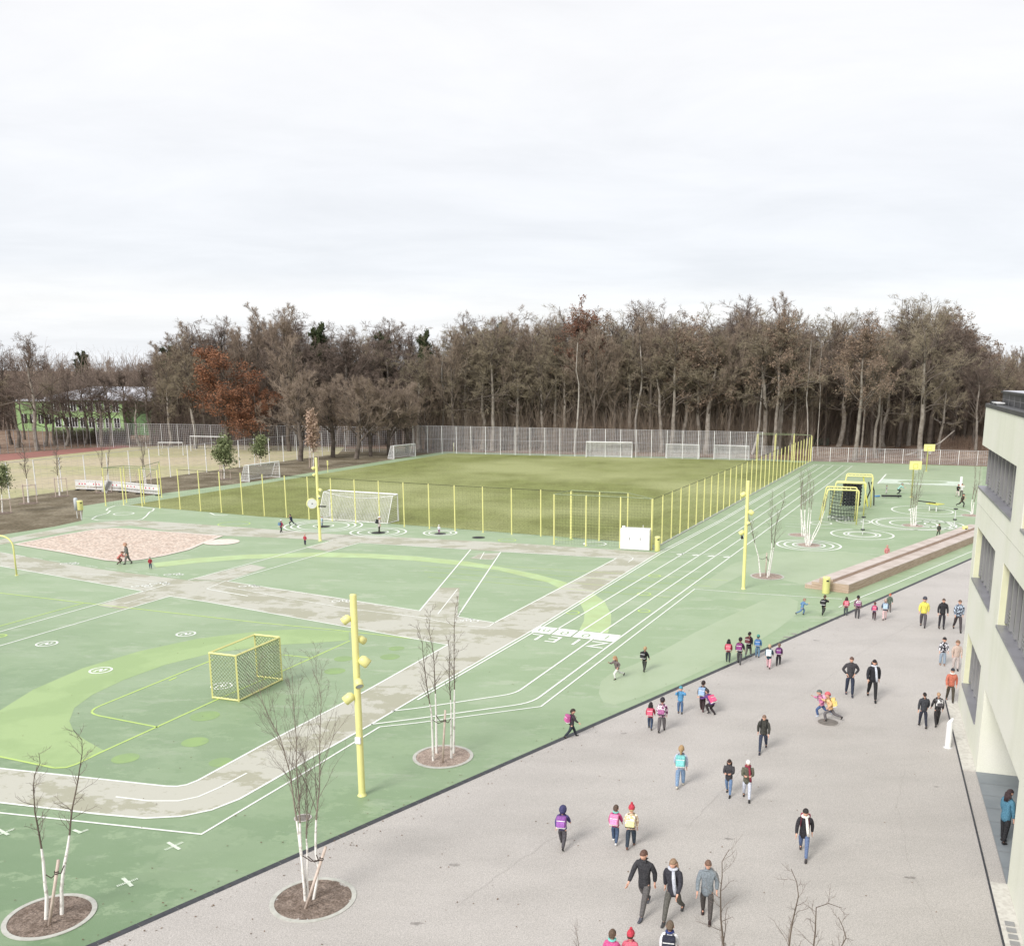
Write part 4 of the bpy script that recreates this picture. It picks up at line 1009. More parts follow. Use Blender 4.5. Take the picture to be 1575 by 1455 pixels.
b = MB(); fbox(b, 1.2, 2.6, 12.50, 12.53, .05, .35); fbox(b, 1.3, 1.5, 12.44, 12.52, .1, .3); fbox(b, 2.3, 2.5, 12.44, 12.52, .1, .3); obj('roof_rail', b, M['postwhite'], bt)
b = MB(); fbox(b, .5, .95, 12.44, 12.56, .08, .3); obj('roof_vent', b, M['black'], bt)
b = MB(); b.tube([fp(6, 12.9, 3), fp(6, 13.2, 3)], .08, 8); b.tube([fp(3, 12.9, 4), fp(3, 13.1, 4)], .06, 8); obj('roof_pipe', b, M['postwhite'], bt)
def window(w, corner=False):
    s0, s1, z0, z1 = w; dp = .30
    b = MB(); fbox(b, s0, s1, z0-.005, z0+.03, .02, dp+.06); fbox(b, s0, s1, z0-.05, z0+.03, -.03, .02)
    o = obj('window_sill', b, M['sill'], bt)
    b = MB()
    fbox(b, s0, s1, z1-.10, z1-.002, dp, dp+.08); fbox(b, s0, s1, z0+.03, z0+.12, dp, dp+.08)
    n_ = int(round((s1-s0)/.95)); 
    for i in range(n_+1):
        x = s0+(s1-s0-.09)*i/n_; fbox(b, x, x+.13, z0+.12, z1-.1, dp-.08, dp+.04)
    fr = obj('window_frame', b, M['frame'], bt)
    for i in range(n_):
        x = s0+(s1-s0-.09)*i/n_+.09; wd_ = (s1-s0-.09)/n_-.09
        if i % 3: continue
        b = MB()
        for k in range(4): fbox(b, x, x+wd_, z0+.2+k*.12, z0+.245+k*.12, dp-.02, dp+.01)
        for k in (1, 2): fbox(b, x+wd_*k/3, x+wd_*k/3+.02, z0+.12, z0+.62, dp-.025, dp-.015)
        if i % 2: fbox(b, x+wd_*.35, x+wd_*.65, z0+.12, z1-.1, dp+.0, dp+.05)
        obj('guard_rail', b, M['frame'], fr)
    b = MB(); fbox(b, s0+.02, s1-.02, z0+.05, z1-.05, dp+.04, dp+.06); obj('pane', b, M['glass'], fr)
    if not corner:
        b = MB(); fbox(b, s0-.012, s0+.004, z0, z1, .03, dp+.02); obj('reveal', b, M['reveal'], fr); b = MB(); fbox(b, s1-.004, s1+.012, z0, z1, .03, dp+.02); obj('reveal', b, M['reveal'], fr)
for w_ in (w2, w2b, w3, w1b): window(w_)
window((.28, 9.3, 9.18, 10.82), True)
b = MB(); fbox(b, .0, .28, 9.175, 9.21, -.02, 3); obj('corner_sill', b, M['sill'], bt)
b = MB()
for k in range(5): fbox(b, .26, .36, 9.2, 10.82, .3+k*.95, .4+k*.95)
obj('corner_post', b, M['frame'], bt)
b = MB(); fbox(b, .31, .33, 9.2, 10.8, .36, 5); obj('corner_pane', b, M['glass'], bt)
# near-black sheets standing in for the unlit interior behind the windows
b = MB(); fbox(b, .5, S1, 4.6, 8.4, 1.2, 1.3); fbox(b, .6, 7.0, .05, 3.3, 1.2, 1.3); fbox(b, 1.0, S1, 9.2, 10.8, 2.2, 2.3); obj('interior_dark_sheet', b, M['glass'], bt)
# passage
b = MB(); fbox(b, 7.0, 7.3, 0, 3.3, TH, 9); fbox(b, 15.2, 15.5, 0, 3.3, TH, 9); fbox(b, 7.3, 15.2, 0, 3.3, 9, 9.2); obj('passage_wall', b, M['wall'], bt)
b = MB(); fbox(b, 7.3, 15.2, 3.05, 3.06, TH, 9); obj('passage_ceiling', b, M['wall'], bt)
b = MB()
for i in range(8):
    for j in range(6): b.quad(*[BA*0+fp(s, .02, d) for s, d in ((7.3+i*.99, .02+j*1.6), (7.3+i*.99, 1.6+j*1.6), (8.27+i*.99, 1.6+j*1.6), (8.27+i*.99, .02+j*1.6))])
o = obj('passage_floor', b, M['tile'], bt)
b = MB(); b.quad(fp(7.3, .012, 0), fp(15.2, .012, 0), fp(15.2, .012, 9), fp(7.3, .012, 9)); obj('passage_joint', b, M['frame'], bt)
# pale strip at the foot of the wall and louvres
b = MB(); fbox(b, -.3, 7.3, 0, .05, -.42, .02); fbox(b, 15.2, S1, 0, .05, -.42, .02); obj('base_strip', b, mat('pale_gravel', (.60, .585, .54), .95, (.5, .48, .44), 8, 6, (.4, .65), .6, 40), bt)
b = MB(); fbox(b, -.32, S1, 0, .03, -.47, -.42) ; obj('edge_strip', b, M['drain'], bt)
b = MB()
for k in range(10): fbox(b, 17.2+k*.3, 17.38+k*.3, .052, .08, -.3, -.08)
obj('drain_grate', b, M['frame'], bt)
for o in bt.children: pass

# ------------------------------------------------------------------ far green school on the left
s0_ = G(82, 667.5); s1_ = G(192, 670); sd = (s1_-s0_).normalized(); sn = Vector((-sd.y, sd.x, 0)); SL = (s1_-s0_).length
ft = thing('school_building', 'bright green two storey school behind the bare trees at the far left', 'building', s0_)
def sbox(b, x0, x1, y0, y1, z0, z1):
    vs = [sd*x+sn*y+Vector((0, 0, z)) for x in (x0, x1) for y in (y0, y1) for z in (z0, z1)]
    b.add(vs, [(0, 1, 3, 2), (4, 6, 7, 5), (0, 4, 5, 1), (2, 3, 7, 6), (0, 2, 6, 4), (1, 5, 7, 3)])
b = MB(); sbox(b, 0, SL, 0, 14, 0, 7.2); obj('wall', b, M['schoolgreen'], ft)
b = MB(); sbox(b, -14, -.01, 7, 20, 0, 6.2); obj('wing_wall', b, M['schoolgreen'], ft)
b = MB(); sbox(b, -14.2, -1, 6.6, 20, 6.2, 6.5)
vs = [sd*x+sn*y+Vector((0, 0, z)) for x in (-.6, SL+7) for (y, z) in ((-.8, 7.3), (14, 9.3), (14, 8.9), (-.8, 6.9))]
b.add(vs, [(0, 4, 5, 1), (2, 6, 7, 3), (0, 3, 7, 4), (1, 5, 6, 2), (0, 1, 2, 3), (4, 7, 6, 5)])
obj('roof', b, M['roofgrey'], ft)
b = MB(); sbox(b, SL+.01, SL+6.5, 2.0, 14, 0, 7.6); obj('gable_wall', b, M['schooldk'], ft)
for zz, n_ in ((1.5, 8), (4.7, 8)):
    for i in range(n_):
        x = .8+i*(SL-1.0)/n_; b = MB(); sbox(b, x, x+1.35, -.06, .05, zz, zz+1.9); f_ = obj('window', b, M['glass'], ft)
        b = MB()
        for k in (0, .62, 1.27): sbox(b, x+k, x+k+.09, -.1, -.06, zz-.05, zz+1.95)
        sbox(b, x-.05, x+1.4, -.1, -.06, zz-.1, zz); obj('frame', b, M['white'], f_)
for i in range(6):
    x = -12.8+i*2; b = MB(); sbox(b, x, x+1.3, 6.93, 7.05, 1.6, 3.5); f_ = obj('window', b, M['glass'], ft)
    b = MB(); sbox(b, x+.6, x+.7, 6.88, 6.93, 1.5, 3.6); obj('frame', b, M['white'], f_)
c = G(85, 641)
ct = thing('apartment_block', 'cream flat roofed building glimpsed behind the green school roof', 'building', (-118, 262, 0), .05)
b = MB(); b.box((9, 5, 5.5), (21, 10, 11)); obj('wall', b, M['cream'], ct)
b = MB(); b.box((9, 5, 11.2), (21.6, 10.6, .4)); obj('roof', b, M['roofgrey'], ct)
for k in range(7): b = MB(); b.box((0.5+k*2.8, -.02, 8.5), (1.3, .08, 1.4)); obj('window', b, M['glass'], ct)
c = G(262, 672); ct = thing('garden_shed', 'small green and white hut between the trunks left of the orange beech', 'hut', c); b = MB(); b.box((3, 3, 1.5), (7, 5, 3)); obj('wall', b, M['schoolgreen'], ct); b = MB(); b.box((3, 3, 3.1), (7.6, 5.6, .25)); obj('roof', b, M['cream'], ct); b = MB(); b.box((2.2, .46, 1.6), (1.4, .1, 1.4)); obj('window', b, M['white'], ct)
# ------------------------------------------------------------------ tree growing (vectorised)
def nrm(a): return a/np.maximum(np.linalg.norm(a, axis=-1, keepdims=True), 1e-9)
def grow(PP, PR, nch, tr, lf, spread, up, K, wob, rf, rng, lmin=0.0, taper=.3, curve=0.0):
    N, Kp, _ = PP.shape
    pi = np.repeat(np.arange(N), nch); n = len(pi)
    t = (np.tile((np.arange(nch)+.5)/nch, N)+rng.uniform(-.5, .5, n)/nch)*(tr[1]-tr[0])+tr[0]
    s = t*(Kp-1); i0 = np.minimum(s.astype(int), Kp-2); f = (s-i0)[:, None]
    pos = PP[pi, i0]*(1-f)+PP[pi, i0+1]*f
    d = nrm(PP[pi, i0+1]-PP[pi, i0]); rad = PR[pi, i0]*(1-f[:, 0])+PR[pi, i0+1]*f[:, 0]
    plen = np.linalg.norm(PP[:, 1:]-PP[:, :-1], axis=2).sum(1)[pi]
    q = nrm(np.cross(d, nrm(rng.normal(size=(n, 3)))))
    a = rng.uniform(spread[0], spread[1], n)[:, None]
    dr = nrm(d*np.cos(a)+q*np.sin(a)+np.array([0, 0, 1])*up)
    ln = np.maximum(plen*lf*(1-.55*(t-tr[0])/(tr[1]-tr[0]+1e-6))*rng.uniform(.6, 1.25, n), lmin)
    P = np.zeros((n, K, 3)); P[:, 0] = pos; st = (ln/(K-1))[:, None]
    for k in range(1, K):
        P[:, k] = P[:, k-1]+dr*st
        dr = nrm(dr+rng.normal(size=(n, 3))*wob+np.array([0, 0, 1])*(up*.25+curve))
    r0 = rad*rf*rng.uniform(.8, 1.1, n)
    Rr = r0[:, None]*np.linspace(1, taper, K)[None, :]
    return P, Rr
def tubes(P, Rr, n):
    N, K, _ = P.shape
    T = np.zeros_like(P); T[:, 1:-1] = P[:, 2:]-P[:, :-2]; T[:, 0] = P[:, 1]-P[:, 0]; T[:, -1] = P[:, -1]-P[:, -2]; T = nrm(T)
    ref = np.where(np.abs(T[:, :1, 2:3]) > .9, np.array([1., 0, 0]), np.array([0, 0, 1.]))
    A = nrm(np.cross(T, np.broadcast_to(ref, T.shape))); B = np.cross(T, A)
    an = np.arange(n)*2*PI/n
    V = P[:, :, None]+(A[:, :, None]*np.cos(an)[:, None]+B[:, :, None]*np.sin(an)[:, None])*Rr[:, :, None, None]
    V = V.reshape(-1, 3)
    base = (np.arange(N)*K*n)[:, None, None]+(np.arange(K-1)*n)[None, :, None]
    j = np.arange(n)[None, None]; j2 = (j+1) % n
    F = np.stack([base+j, base+j2, base+n+j2, base+n+j], -1).reshape(-1, 4)
    return V, F
def leaves(P, cnt, size, rng, spread=.25):
    N, K, _ = P.shape
    pi = rng.integers(0, N, cnt); ki = rng.integers(1, K, cnt)
    c = P[pi, ki]+rng.normal(size=(cnt, 3))*spread
    a = nrm(rng.normal(size=(cnt, 3))); b = nrm(np.cross(a, rng.normal(size=(cnt, 3)))); s = size*rng.uniform(.6, 1.3, cnt)[:, None]
    V = np.stack([c-a*s, c-b*s*.6, c+a*s, c+b*s*.6], 1).reshape(-1, 3)
    return V, np.arange(cnt*4).reshape(-1, 4)
def npmesh(name, parts, mats):
    """parts: list of (V, F, material index)"""
    vs, fs, ms, o = [], [], [], 0
    for V, F, m in parts:
        vs.append(V); fs.append(F+o); ms.append(np.full(len(F), m)); o += len(V)
    V = np.concatenate(vs); F = np.concatenate(fs); Mi = np.concatenate(ms)
    me = bpy.data.meshes.new(name)
    me.vertices.add(len(V)); me.vertices.foreach_set('co', V.astype(np.float32).ravel())
    me.loops.add(F.size); me.loops.foreach_set('vertex_index', F.astype(np.int32).ravel())
    me.polygons.add(len(F)); me.polygons.foreach_set('loop_start', (np.arange(len(F))*4).astype(np.int32))
    me.polygons.foreach_set('material_index', Mi.astype(np.int32)); me.polygons.foreach_set('use_smooth', np.ones(len(F), bool))
    me.update(calc_edges=True)
    for m in mats: me.materials.append(m)
    return me
def trunk_path(H, rng, wob, K=9, lean=.03):
    P = np.zeros((1, K, 3)); z = np.linspace(0, H, K); off = np.cumsum(rng.normal(size=(K, 2))*wob*H/K, axis=0); off[0] = 0
    P[0, :, 2] = z; P[0, :, :2] = off; return P
def proto(kind, seed):
    rng = np.random.default_rng(seed); H = 25.0
    leaf = []
    if kind in ('oak', 'oakleaf', 'russet', 'dark'):
        T = trunk_path(H*.74, rng, .075); TR = np.linspace(.44, .15, 9)[None]; TR[0, 0] = .56
        L1 = grow(T, TR, 13, (.42, .99), .58, (.6, 1.25), .12, 7, .30, .52, rng, taper=.35)
        L1b = grow(T, TR, 6, (.88, 1.0), .55, (.1, .6), .35, 7, .28, .7, rng, taper=.3)
        L1 = (np.concatenate([L1[0], L1b[0]]), np.concatenate([L1[1], L1b[1]]))
        L2 = grow(*L1, 7, (.22, 1), .52, (.5, 1.2), .14, 5, .34, .55, rng, taper=.35)
        L3 = grow(*L2, 6, (.2, 1), .52, (.5, 1.1), .12, 4, .30, .6, rng, taper=.5)
        L3 = (L3[0], np.maximum(L3[1], .022))
        L4 = grow(*L3, 5, (.15, 1), .60, (.4, 1.0), .12, 3, .3, .6, rng, lmin=.5, taper=.5)
        L4 = (L4[0], np.clip(L4[1], .012, .018))
        lv = [(L1, 5), (L2, 4), (L3, 3), (L4, 3)]
        if kind == 'oakleaf': leaf = [leaves(L4[0], 5200, .17, rng, .22)]
        if kind == 'russet': leaf = [leaves(L4[0][L4[0][:, 0, 2] > H*.5], 7000, .20, rng, .25)]
    elif kind == 'ash':
        T = trunk_path(H*.80, rng, .05); TR = np.linspace(.34, .08, 9)[None]
        L1 = grow(T, TR, 17, (.32, 1), .42, (.35, .75), .3, 6, .14, .5, rng, taper=.3)
        L2 = grow(*L1, 7, (.15, 1), .50, (.3, .75), .26, 5, .18, .55, rng, taper=.35)
        L3 = grow(*L2, 6, (.15, 1), .55, (.3, .8), .22, 4, .2, .6, rng, taper=.5); L3 = (L3[0], np.maximum(L3[1], .018))
        L4 = grow(*L3, 6, (.15, 1), .62, (.3, .8), .2, 3, .2, .6, rng, lmin=.5, taper=.5); L4 = (L4[0], np.clip(L4[1], .011, .016))
        lv = [(L1, 5), (L2, 4), (L3, 3), (L4, 3)]
    elif kind == 'birch':
        T = trunk_path(H*.9, rng, .09); TR = np.linspace(.24, .06, 9)[None]
        L1 = grow(T, TR, 14, (.5, 1), .26, (.5, 1.0), .15, 5, .2, .45, rng, taper=.3)
        L2 = grow(*L1, 7, (.15, 1), .5, (.4, .9), .1, 4, .22, .6, rng); L3 = grow(*L2, 8, (.15, 1), .6, (.4, .9), .1, 3, .22, .6, rng, lmin=.5); L3 = (L3[0], np.clip(L3[1], .014, .022))
        lv = [(L1, 5), (L2, 4), (L3, 3)]
    elif kind == 'maple':       # low branching round bushy tree
        T = trunk_path(H*.55, rng, .12); TR = np.linspace(.62, .2, 9)[None]
        L1 = grow(T, TR, 18, (.24, 1), .80, (.45, 1.15), .16, 6, .2, .5, rng, taper=.3)
        L2 = grow(*L1, 8, (.15, 1), .5, (.4, 1.1), .12, 5, .26, .5, rng, taper=.35)
        L3 = grow(*L2, 7, (.15, 1), .55, (.35, .9), .16, 4, .2, .6, rng, taper=.5); L3 = (L3[0], np.maximum(L3[1], .03))
        L4 = grow(*L3, 7, (.1, 1), .62, (.3, .9), .12, 3, .2, .6, rng, lmin=.7, taper=.5); L4 = (L4[0], np.clip(L4[1], .019, .032))
        lv = [(L1, 5), (L2, 4), (L3, 3), (L4, 3)]
    elif kind == 'beech':
        T = trunk_path(H*.85, rng, .06); TR = np.linspace(.5, .1, 9)[None]
        L1 = grow(T, TR, 26, (.2, 1), .48, (.7, 1.25), .06, 6, .14, .42, rng, taper=.3)
        L2 = grow(*L1, 8, (.15, 1), .5, (.4, .9), .03, 4, .2, .5, rng); L3 = grow(*L2, 7, (.15, 1), .6, (.4, .9), .03, 3, .2, .6, rng, lmin=.5); L3 = (L3[0], np.clip(L3[1], .02, .04))
        lv = [(L1, 5), (L2, 4), (L3, 3)]; leaf = [leaves(L3[0], 11000, .19, rng, .38)]
    elif kind == 'conifer':
        T = trunk_path(H, rng, .01); TR = np.linspace(.35, .03, 9)[None]
        L1 = grow(T, TR, 90, (.2, .995), .22, (1.3, 1.7), .0, 5, .06, .3, rng, taper=.3, curve=.02)
        L2 = grow(*L1, 9, (.1, 1), .42, (.6, 1.0), -.12, 3, .1, .6, rng)
        lv = [(L1, 4), (L2, 3)]; leaf = [leaves(L2[0], 15000, .30, rng, .22)]
    tm, cm, lm = {'oak': ('oakbark', 'twg2', None), 'oakleaf': ('oakbark', 'twg1', 'leafb'), 'russet': ('oakdark', 'twg1', 'leafr'), 'dark': ('oakdark', 'twg3', None), 'ash': ('oakdark', 'twg1', None),
                  'birch': ('birch', 'twg1', None), 'maple': ('oakdark', 'twg1', None), 'beech': ('oakdark', 'twg3', 'leafo'), 'conifer': ('oakdark', 'twg3', 'needle')}[kind]
    if kind == 'dark' and seed % 2: tm = 'oakbark'
    TV, TF = tubes(T, TR, 9)
    tme = npmesh('trunk', [(TV/H, TF, 0)], [M[tm]])
    bark = 'oakdark'
    parts = [(tubes(P, r_, n)[0]/H, tubes(P, r_, n)[1], 0 if i < 2 else 1) for i, ((P, r_), n) in enumerate(lv)]
    parts += [(V/H, F, 2) for V, F in leaf]
    cme = npmesh('crown', parts, [M[bark], M[cm]]+([M[lm]] if lm else []))
    zmax = max(p[0][:, 2].max() for p in parts)
    return tme, cme, zmax
PROTO = {}
for kind, n in (('oak', 4), ('dark', 3), ('ash', 3), ('birch', 2), ('maple', 3), ('beech', 1), ('conifer', 2), ('oakleaf', 2), ('russet', 1)):
    PROTO[kind] = [proto(kind, 100*len(PROTO)+i+1) for i in range(n)]
def top_h(g, ty):
    lo, hi = 0.0, 60.0
    for _ in range(30):
        z = (lo+hi)/2; Z = z-CAM_H; d = g.y*math.cos(CAM_TH)-Z*math.sin(CAM_TH); dn = -Z*math.cos(CAM_TH)-g.y*math.sin(CAM_TH)
        u, v = g.x/d, dn/d; c, s = math.cos(-CAM_RO), math.sin(-CAM_RO)
        if (s*u+c*v)*CAM_F+CAM_CY > ty: lo = z
        else: hi = z
    return z
rt = random.Random(11)
NT = [0]
def tree(kind, base, h, label, group=None, wf=1.0, cat='tree', name=None):
    tm, cm, zm = rt.choice(PROTO[kind]); NT[0] += 1
    s = h/zm
    t = thing(name or {'conifer': 'conifer', 'birch': 'birch_tree', 'beech': 'beech_tree', 'maple': 'maple_tree', 'ash': 'ash_tree'}.get(kind, 'oak_tree'), label, cat, base, rt.uniform(0, 6.28), group)
    t.scale = (s*wf, s*wf, s)
    for nm, me in (('trunk', tm), ('crown', cm)):
        o = bpy.data.objects.new(nm, me); COL.objects.link(o); o.parent = t
    return t
prof = [(-60, 520), (0, 513), (40, 508), (62, 520), (85, 545), (110, 560), (150, 560), (200, 558), (235, 548), (255, 518), (290, 487), (340, 483), (380, 482), (420, 467), (455, 462), (485, 492), (520, 492), (545, 488), (590, 492), (625, 505), (660, 498), (700, 488), (750, 478), (790, 466), (820, 480), (850, 480), (868, 470), (893, 455), (920, 468), (960, 466), (1000, 466), (1050, 458), (1090, 470), (1130, 456), (1170, 470), (1200, 453), (1230, 475), (1280, 470), (1340, 472), (1370, 470), (1395, 450), (1445, 450), (1475, 475), (1500, 500), (1520, 525), (1560, 532), (1640, 530)]
def ptop(x): return float(np.interp(x, [p[0] for p in prof], [p[1] for p in prof]))
def pedge(x): return float(np.interp(x, [-100, 240, 640, 1180, 1250, 1600], [686, 688, 692.5, 700, 700.5, 702]))
def back(g, d): s = 1+d/math.hypot(g.x, g.y); return Vector((g.x*s, g.y*s, 0))
GL = {'oak': 'tall bare oak with olive brown twigs standing in the wood behind the pitch', 'dark': 'dark bare tree with thin twigs standing deep in the wood behind the pitch', 'ash': 'bare upright brown tree standing in the wood behind the pitch',
      'birch': 'slender pale trunked tree standing in the wood behind the pitch', 'oakleaf': 'oak holding dry tan leaves standing in the wood behind the pitch', 'conifer': 'dark green conifer showing among the bare trees of the wood', 'maple': 'low bushy bare tree at the foot of the wood behind the pitch'}
rows = ((3, 17, .92), (9, 18, .94), (17, 19, .98), (28, 20, 1.0), (44, 20, 1.0))
for ri, (dy, step, fr) in enumerate(rows):
    x = 246+rt.uniform(0, step)
    while x < 1580:
        g_ = back(G(x, pedge(x)), dy+rt.uniform(-2.5, 2.5))
        left_ = x < 690
        if ri == 0 and x < 640: x += step; continue
        if ri == 0 and 1235 < x: x += step*1.2; continue
        if ri == 0: k = rt.choices(['oak', 'ash', 'dark', 'oakleaf', 'birch'], [.48, .24, .05, .08, .15])[0]
        elif left_: k = rt.choices(['dark', 'ash', 'oak'], [.45, .4, .15])[0]
        else: k = rt.choices(['oak', 'dark', 'ash', 'oakleaf', 'birch'], [.38, .26, .24, .04, .08])[0]
        ty = ptop(x)+(0 if ri >= 2 else 10)+rt.choice([0, 4, 14, 26, 40] if ri in (0, 1) else ([-6, 0, 8, 18, 28] if ri == 2 else [18, 26, 34, 44]))
        h = top_h(g_, ty)
        if x > 1500: h = min(h, top_h(g_, 540))
        tree(k, g_, h, GL[k], GROUP := {'oak': 'bare oaks in the wood', 'dark': 'dark bare trees in the wood', 'ash': 'bare upright trees in the wood', 'birch': 'pale trunked trees in the wood', 'oakleaf': 'oaks with dry leaves in the wood'}[k], rt.uniform(1.0, 1.5) if k in ('oak', 'oakleaf', 'dark') else rt.uniform(.9, 1.35))
        x += step*rt.uniform(.75, 1.3)
# distant trees left and right
for i in range(22):
    x = 60+i*9.5; g_ = back(G(x, 668), rt.uniform(90, 150)); tree('dark' if i % 3 else 'ash', g_, top_h(g_, 553+rt.uniform(-5, 8)), 'small faded bare tree on the skyline beyond the green school', 'skyline trees beyond the green school', 1.2)
for i in range(16):
    x = 1480+i*8; g_ = back(G(x, 680), rt.uniform(70, 150)); tree('ash', g_, top_h(g_, 532+rt.uniform(-4, 12)), 'faint upright bare tree on the skyline above the flat roof', 'skyline trees above the flat roof', .9)
# named trees
for x, by, ty, k, lab, wf in (
    (18, 684, 522, 'dark', 'leftmost bare dark tree in front of the green school wing', 1.0),
    (58, 692, 508, 'dark', 'big dark bare tree with a thick trunk left of the green school windows', 1.05),
    (38, 676, 530, 'dark', 'thin dark bare tree between the two big trees at the far left', .7),
    (-15, 688, 520, 'dark', 'dark bare tree cut by the left picture edge', 1.0),
    (114, 680, 548, 'dark', 'dark bare tree with twin trunks before the school windows', .95),
    (148, 681, 556, 'dark', 'bare tree in front of the middle of the green school', .9),
    (85, 684, 560, 'oak', 'crooked bare tree before the left end of the green school windows', 1.1),
    (132, 683, 568, 'dark', 'low twiggy bare tree before the second school window', 1.3),
    (172, 684, 566, 'dark', 'low twiggy bare tree before the right school windows', 1.3),
    (-2, 690, 540, 'oak', 'low bare tree in the bottom left corner of the wood', 1.2),
    (70, 686, 590, 'dark', 'low dark twiggy tree before the wing of the green school', 1.8),
    (102, 686, 588, 'dark', 'low dark twiggy tree before the left school windows', 1.8),
    (158, 686, 588, 'dark', 'low dark twiggy tree before the middle school windows', 1.8),
    (28, 688, 585, 'dark', 'low dark twiggy tree near the left edge before the school wing', 1.8),
    (216, 687, 588, 'dark', 'low dark twiggy tree before the gable of the green school', 1.7),
    (197, 683, 562, 'dark', 'wide low forking tree at the right end of the green school', 1.35),
    (232, 684, 556, 'dark', 'dark bushy tree just right of the green school', 1.2),
    (262, 687, 535, 'oak', 'brown spreading tree left of the orange beech', 1.1),
    (300, 690, 495, 'oak', 'tall spreading bare oak rising behind the orange beech', 1.1),
    (445, 694, 463, 'ash', 'tall fan shaped bare tree standing above the left wood', 1.1),
    (352, 692, 530, 'beech', 'broad beech holding orange brown leaves left of the pitch', 1.35),
    (398, 694, 588, 'beech', 'smaller beech holding orange brown leaves beside the broad one', 1.3),
    (462, 709, 566, 'maple', 'round bushy bare tree beside the beige hornbeam', .95),
    (512, 703, 572, 'maple', 'bushy brown bare tree second from the beige hornbeam', .9),
    (548, 706, 575, 'maple', 'multi stemmed bare tree left of the corner goal', .95),
    (570, 702, 580, 'maple', 'bushy bare tree right behind the multi stemmed one', .8),
    (598, 700, 580, 'maple', 'dark bushy bare tree directly behind the corner goal', .85),
    (626, 697, 585, 'maple', 'low wide bare tree right of the corner goal', .9),
    (656, 692, 585, 'maple', 'grey bushy bare tree where the far white fence begins', .9),
    (893, 692, 453, 'russet', 'oak with a russet leafy crown sticking out above the treetops', .75),
    (137, 678, 538, 'conifer', 'small dark conifer on the skyline above the green school', .8),
    (497, 688, 494, 'conifer', 'dark conifer among the bare trees above the multi stemmed tree', .6),
    (593, 686, 508, 'conifer', 'dark conifer top showing above the corner goal', .6),
    (268, 683, 530, 'conifer', 'dark green conifer at the left end of the tall wood', .9),
    (656, 688, 505, 'conifer', 'dark conifer in the wood above the start of the far white fence', .5),
    (770, 690, 490, 'conifer', 'dark conifer in the wood above the middle of the far white fence', .55),
    (1190, 700, 462, 'oakleaf', 'tall grey trunked oak with some dry leaves right behind the sloping fence', .9),
    (1238, 703, 500, 'birch', 'slender pale curved trunk just right of the yellow posts', .6),
    (1258, 703, 520, 'birch', 'slender pale trunk second to the right of the yellow posts', .5),
    (1314, 708, 474, 'oakleaf', 'thick grey trunked oak with tan leaves standing left in the leafy bank', 1.0),
    (1323, 703, 520, 'oakleaf', 'thinner leafy oak close behind the thick grey one', .6),
    (1347, 706, 478, 'oak', 'straight grey oak in the middle of the leafy bank', .85),
    (1352, 702, 500, 'oak', 'slim oak directly behind the straight grey one', .6),
    (1416, 707, 448, 'oak', 'tallest oak with a wide open crown left of the flat roof building', 1.15),
    (1446, 702, 530, 'oak', 'leaning oak with a low crooked crown between the tallest oak and the building', 1.1),
    (1500, 700, 535, 'dark', 'brown bushy tree at the edge of the flat roof building', 1.0)):
    g_ = G(x, by)
    if k == 'conifer': g_ = back(g_, 60 if x < 200 else 8)
    tree(k, g_, top_h(g_, ty), lab, None, wf)
# undergrowth of thin stems
def brush(name, label, npts, hmin, hmax, mats, dens_fn, seed, rmin=.012, rmax=.03):
    rng = np.random.default_rng(seed); B = []
    while len(B) < npts:
        p = dens_fn(rng)
        if p is not None: B.append(p)
    B = np.array(B); n = len(B); h = rng.uniform(hmin, hmax, n)
    P = np.zeros((n, 4, 3)); P[:, 0] = B; d = nrm(np.array([0, 0, 1.])+rng.normal(size=(n, 3))*.14)
    for k in range(1, 4): P[:, k] = P[:, k-1]+d*(h/3)[:, None]; d = nrm(d+rng.normal(size=(n, 3))*.16)
    r = rng.uniform(rmin, rmax, n)[:, None]*np.linspace(1, .4, 4)[None]
    L2 = grow(P, r, 4, (.25, 1), .38, (.4, 1.0), .15, 3, .2, .6, rng); L2 = (L2[0], np.clip(L2[1], .010, .02))
    parts = [(*tubes(P, r, 3), 0), (*tubes(*L2, 3), 1)]
    me = npmesh(name, parts, mats); o = bpy.data.objects.new(name, me); COL.objects.link(o)
    tag(o, label, 'undergrowth', None, 'stuff'); return o
def dens1(rng):
    x = rng.uniform(640, 1250); g_ = back(G(x, pedge(x)), rng.uniform(1, 40)**1.0); return (g_.x, g_.y, 0)
def dens2(rng):
    x = rng.uniform(1225, 1590); g_ = back(G(x, pedge(x)), rng.uniform(11, 48)); return (g_.x, g_.y, .6)
def dens3(rng):
    x = rng.uniform(235, 660); g_ = back(G(x, 688), rng.uniform(2, 45)); return (g_.x, g_.y, 0)
brush('undergrowth', 'thicket of thin brown saplings under the trees behind the far fence', 9500, 2.5, 11, [M['twg1'], M['twg1']], dens1, 5)
brush('undergrowth', 'dark thicket of saplings behind the leafy bank on the right', 9000, 3, 11, [M['twg1'], M['twg3']], dens2, 6)
brush('undergrowth', 'dark thicket under the brown trees left of the pitch', 6500, 2.5, 11, [M['twg3'], M['twg3']], dens3, 7)
def dens4(rng):
    x = rng.uniform(850, 1010); g_ = back(G(x, 697), rng.uniform(1, 5)); return (g_.x, g_.y, 0)
brush('undergrowth', 'pale tan leafy shrubs directly behind the big far goal', 500, 1.5, 5.5, [M['leafb'], M['leafb']], dens4, 8, .01, .02)
def dens5(rng):
    x = rng.uniform(1440, 1530); g_ = back(G(x, 703), rng.uniform(6, 13)); return (g_.x, g_.y, .8)
brush('undergrowth', 'tuft of tan dry grass and brush on the bank beside the building', 900, .8, 2.4, [M['leafp'], M['leafb']], dens5, 9, .01, .02)
def dens6(rng):
    x = rng.uniform(85, 200); g_ = G(x, rng.uniform(676, 683)); return (g_.x, g_.y, 0)
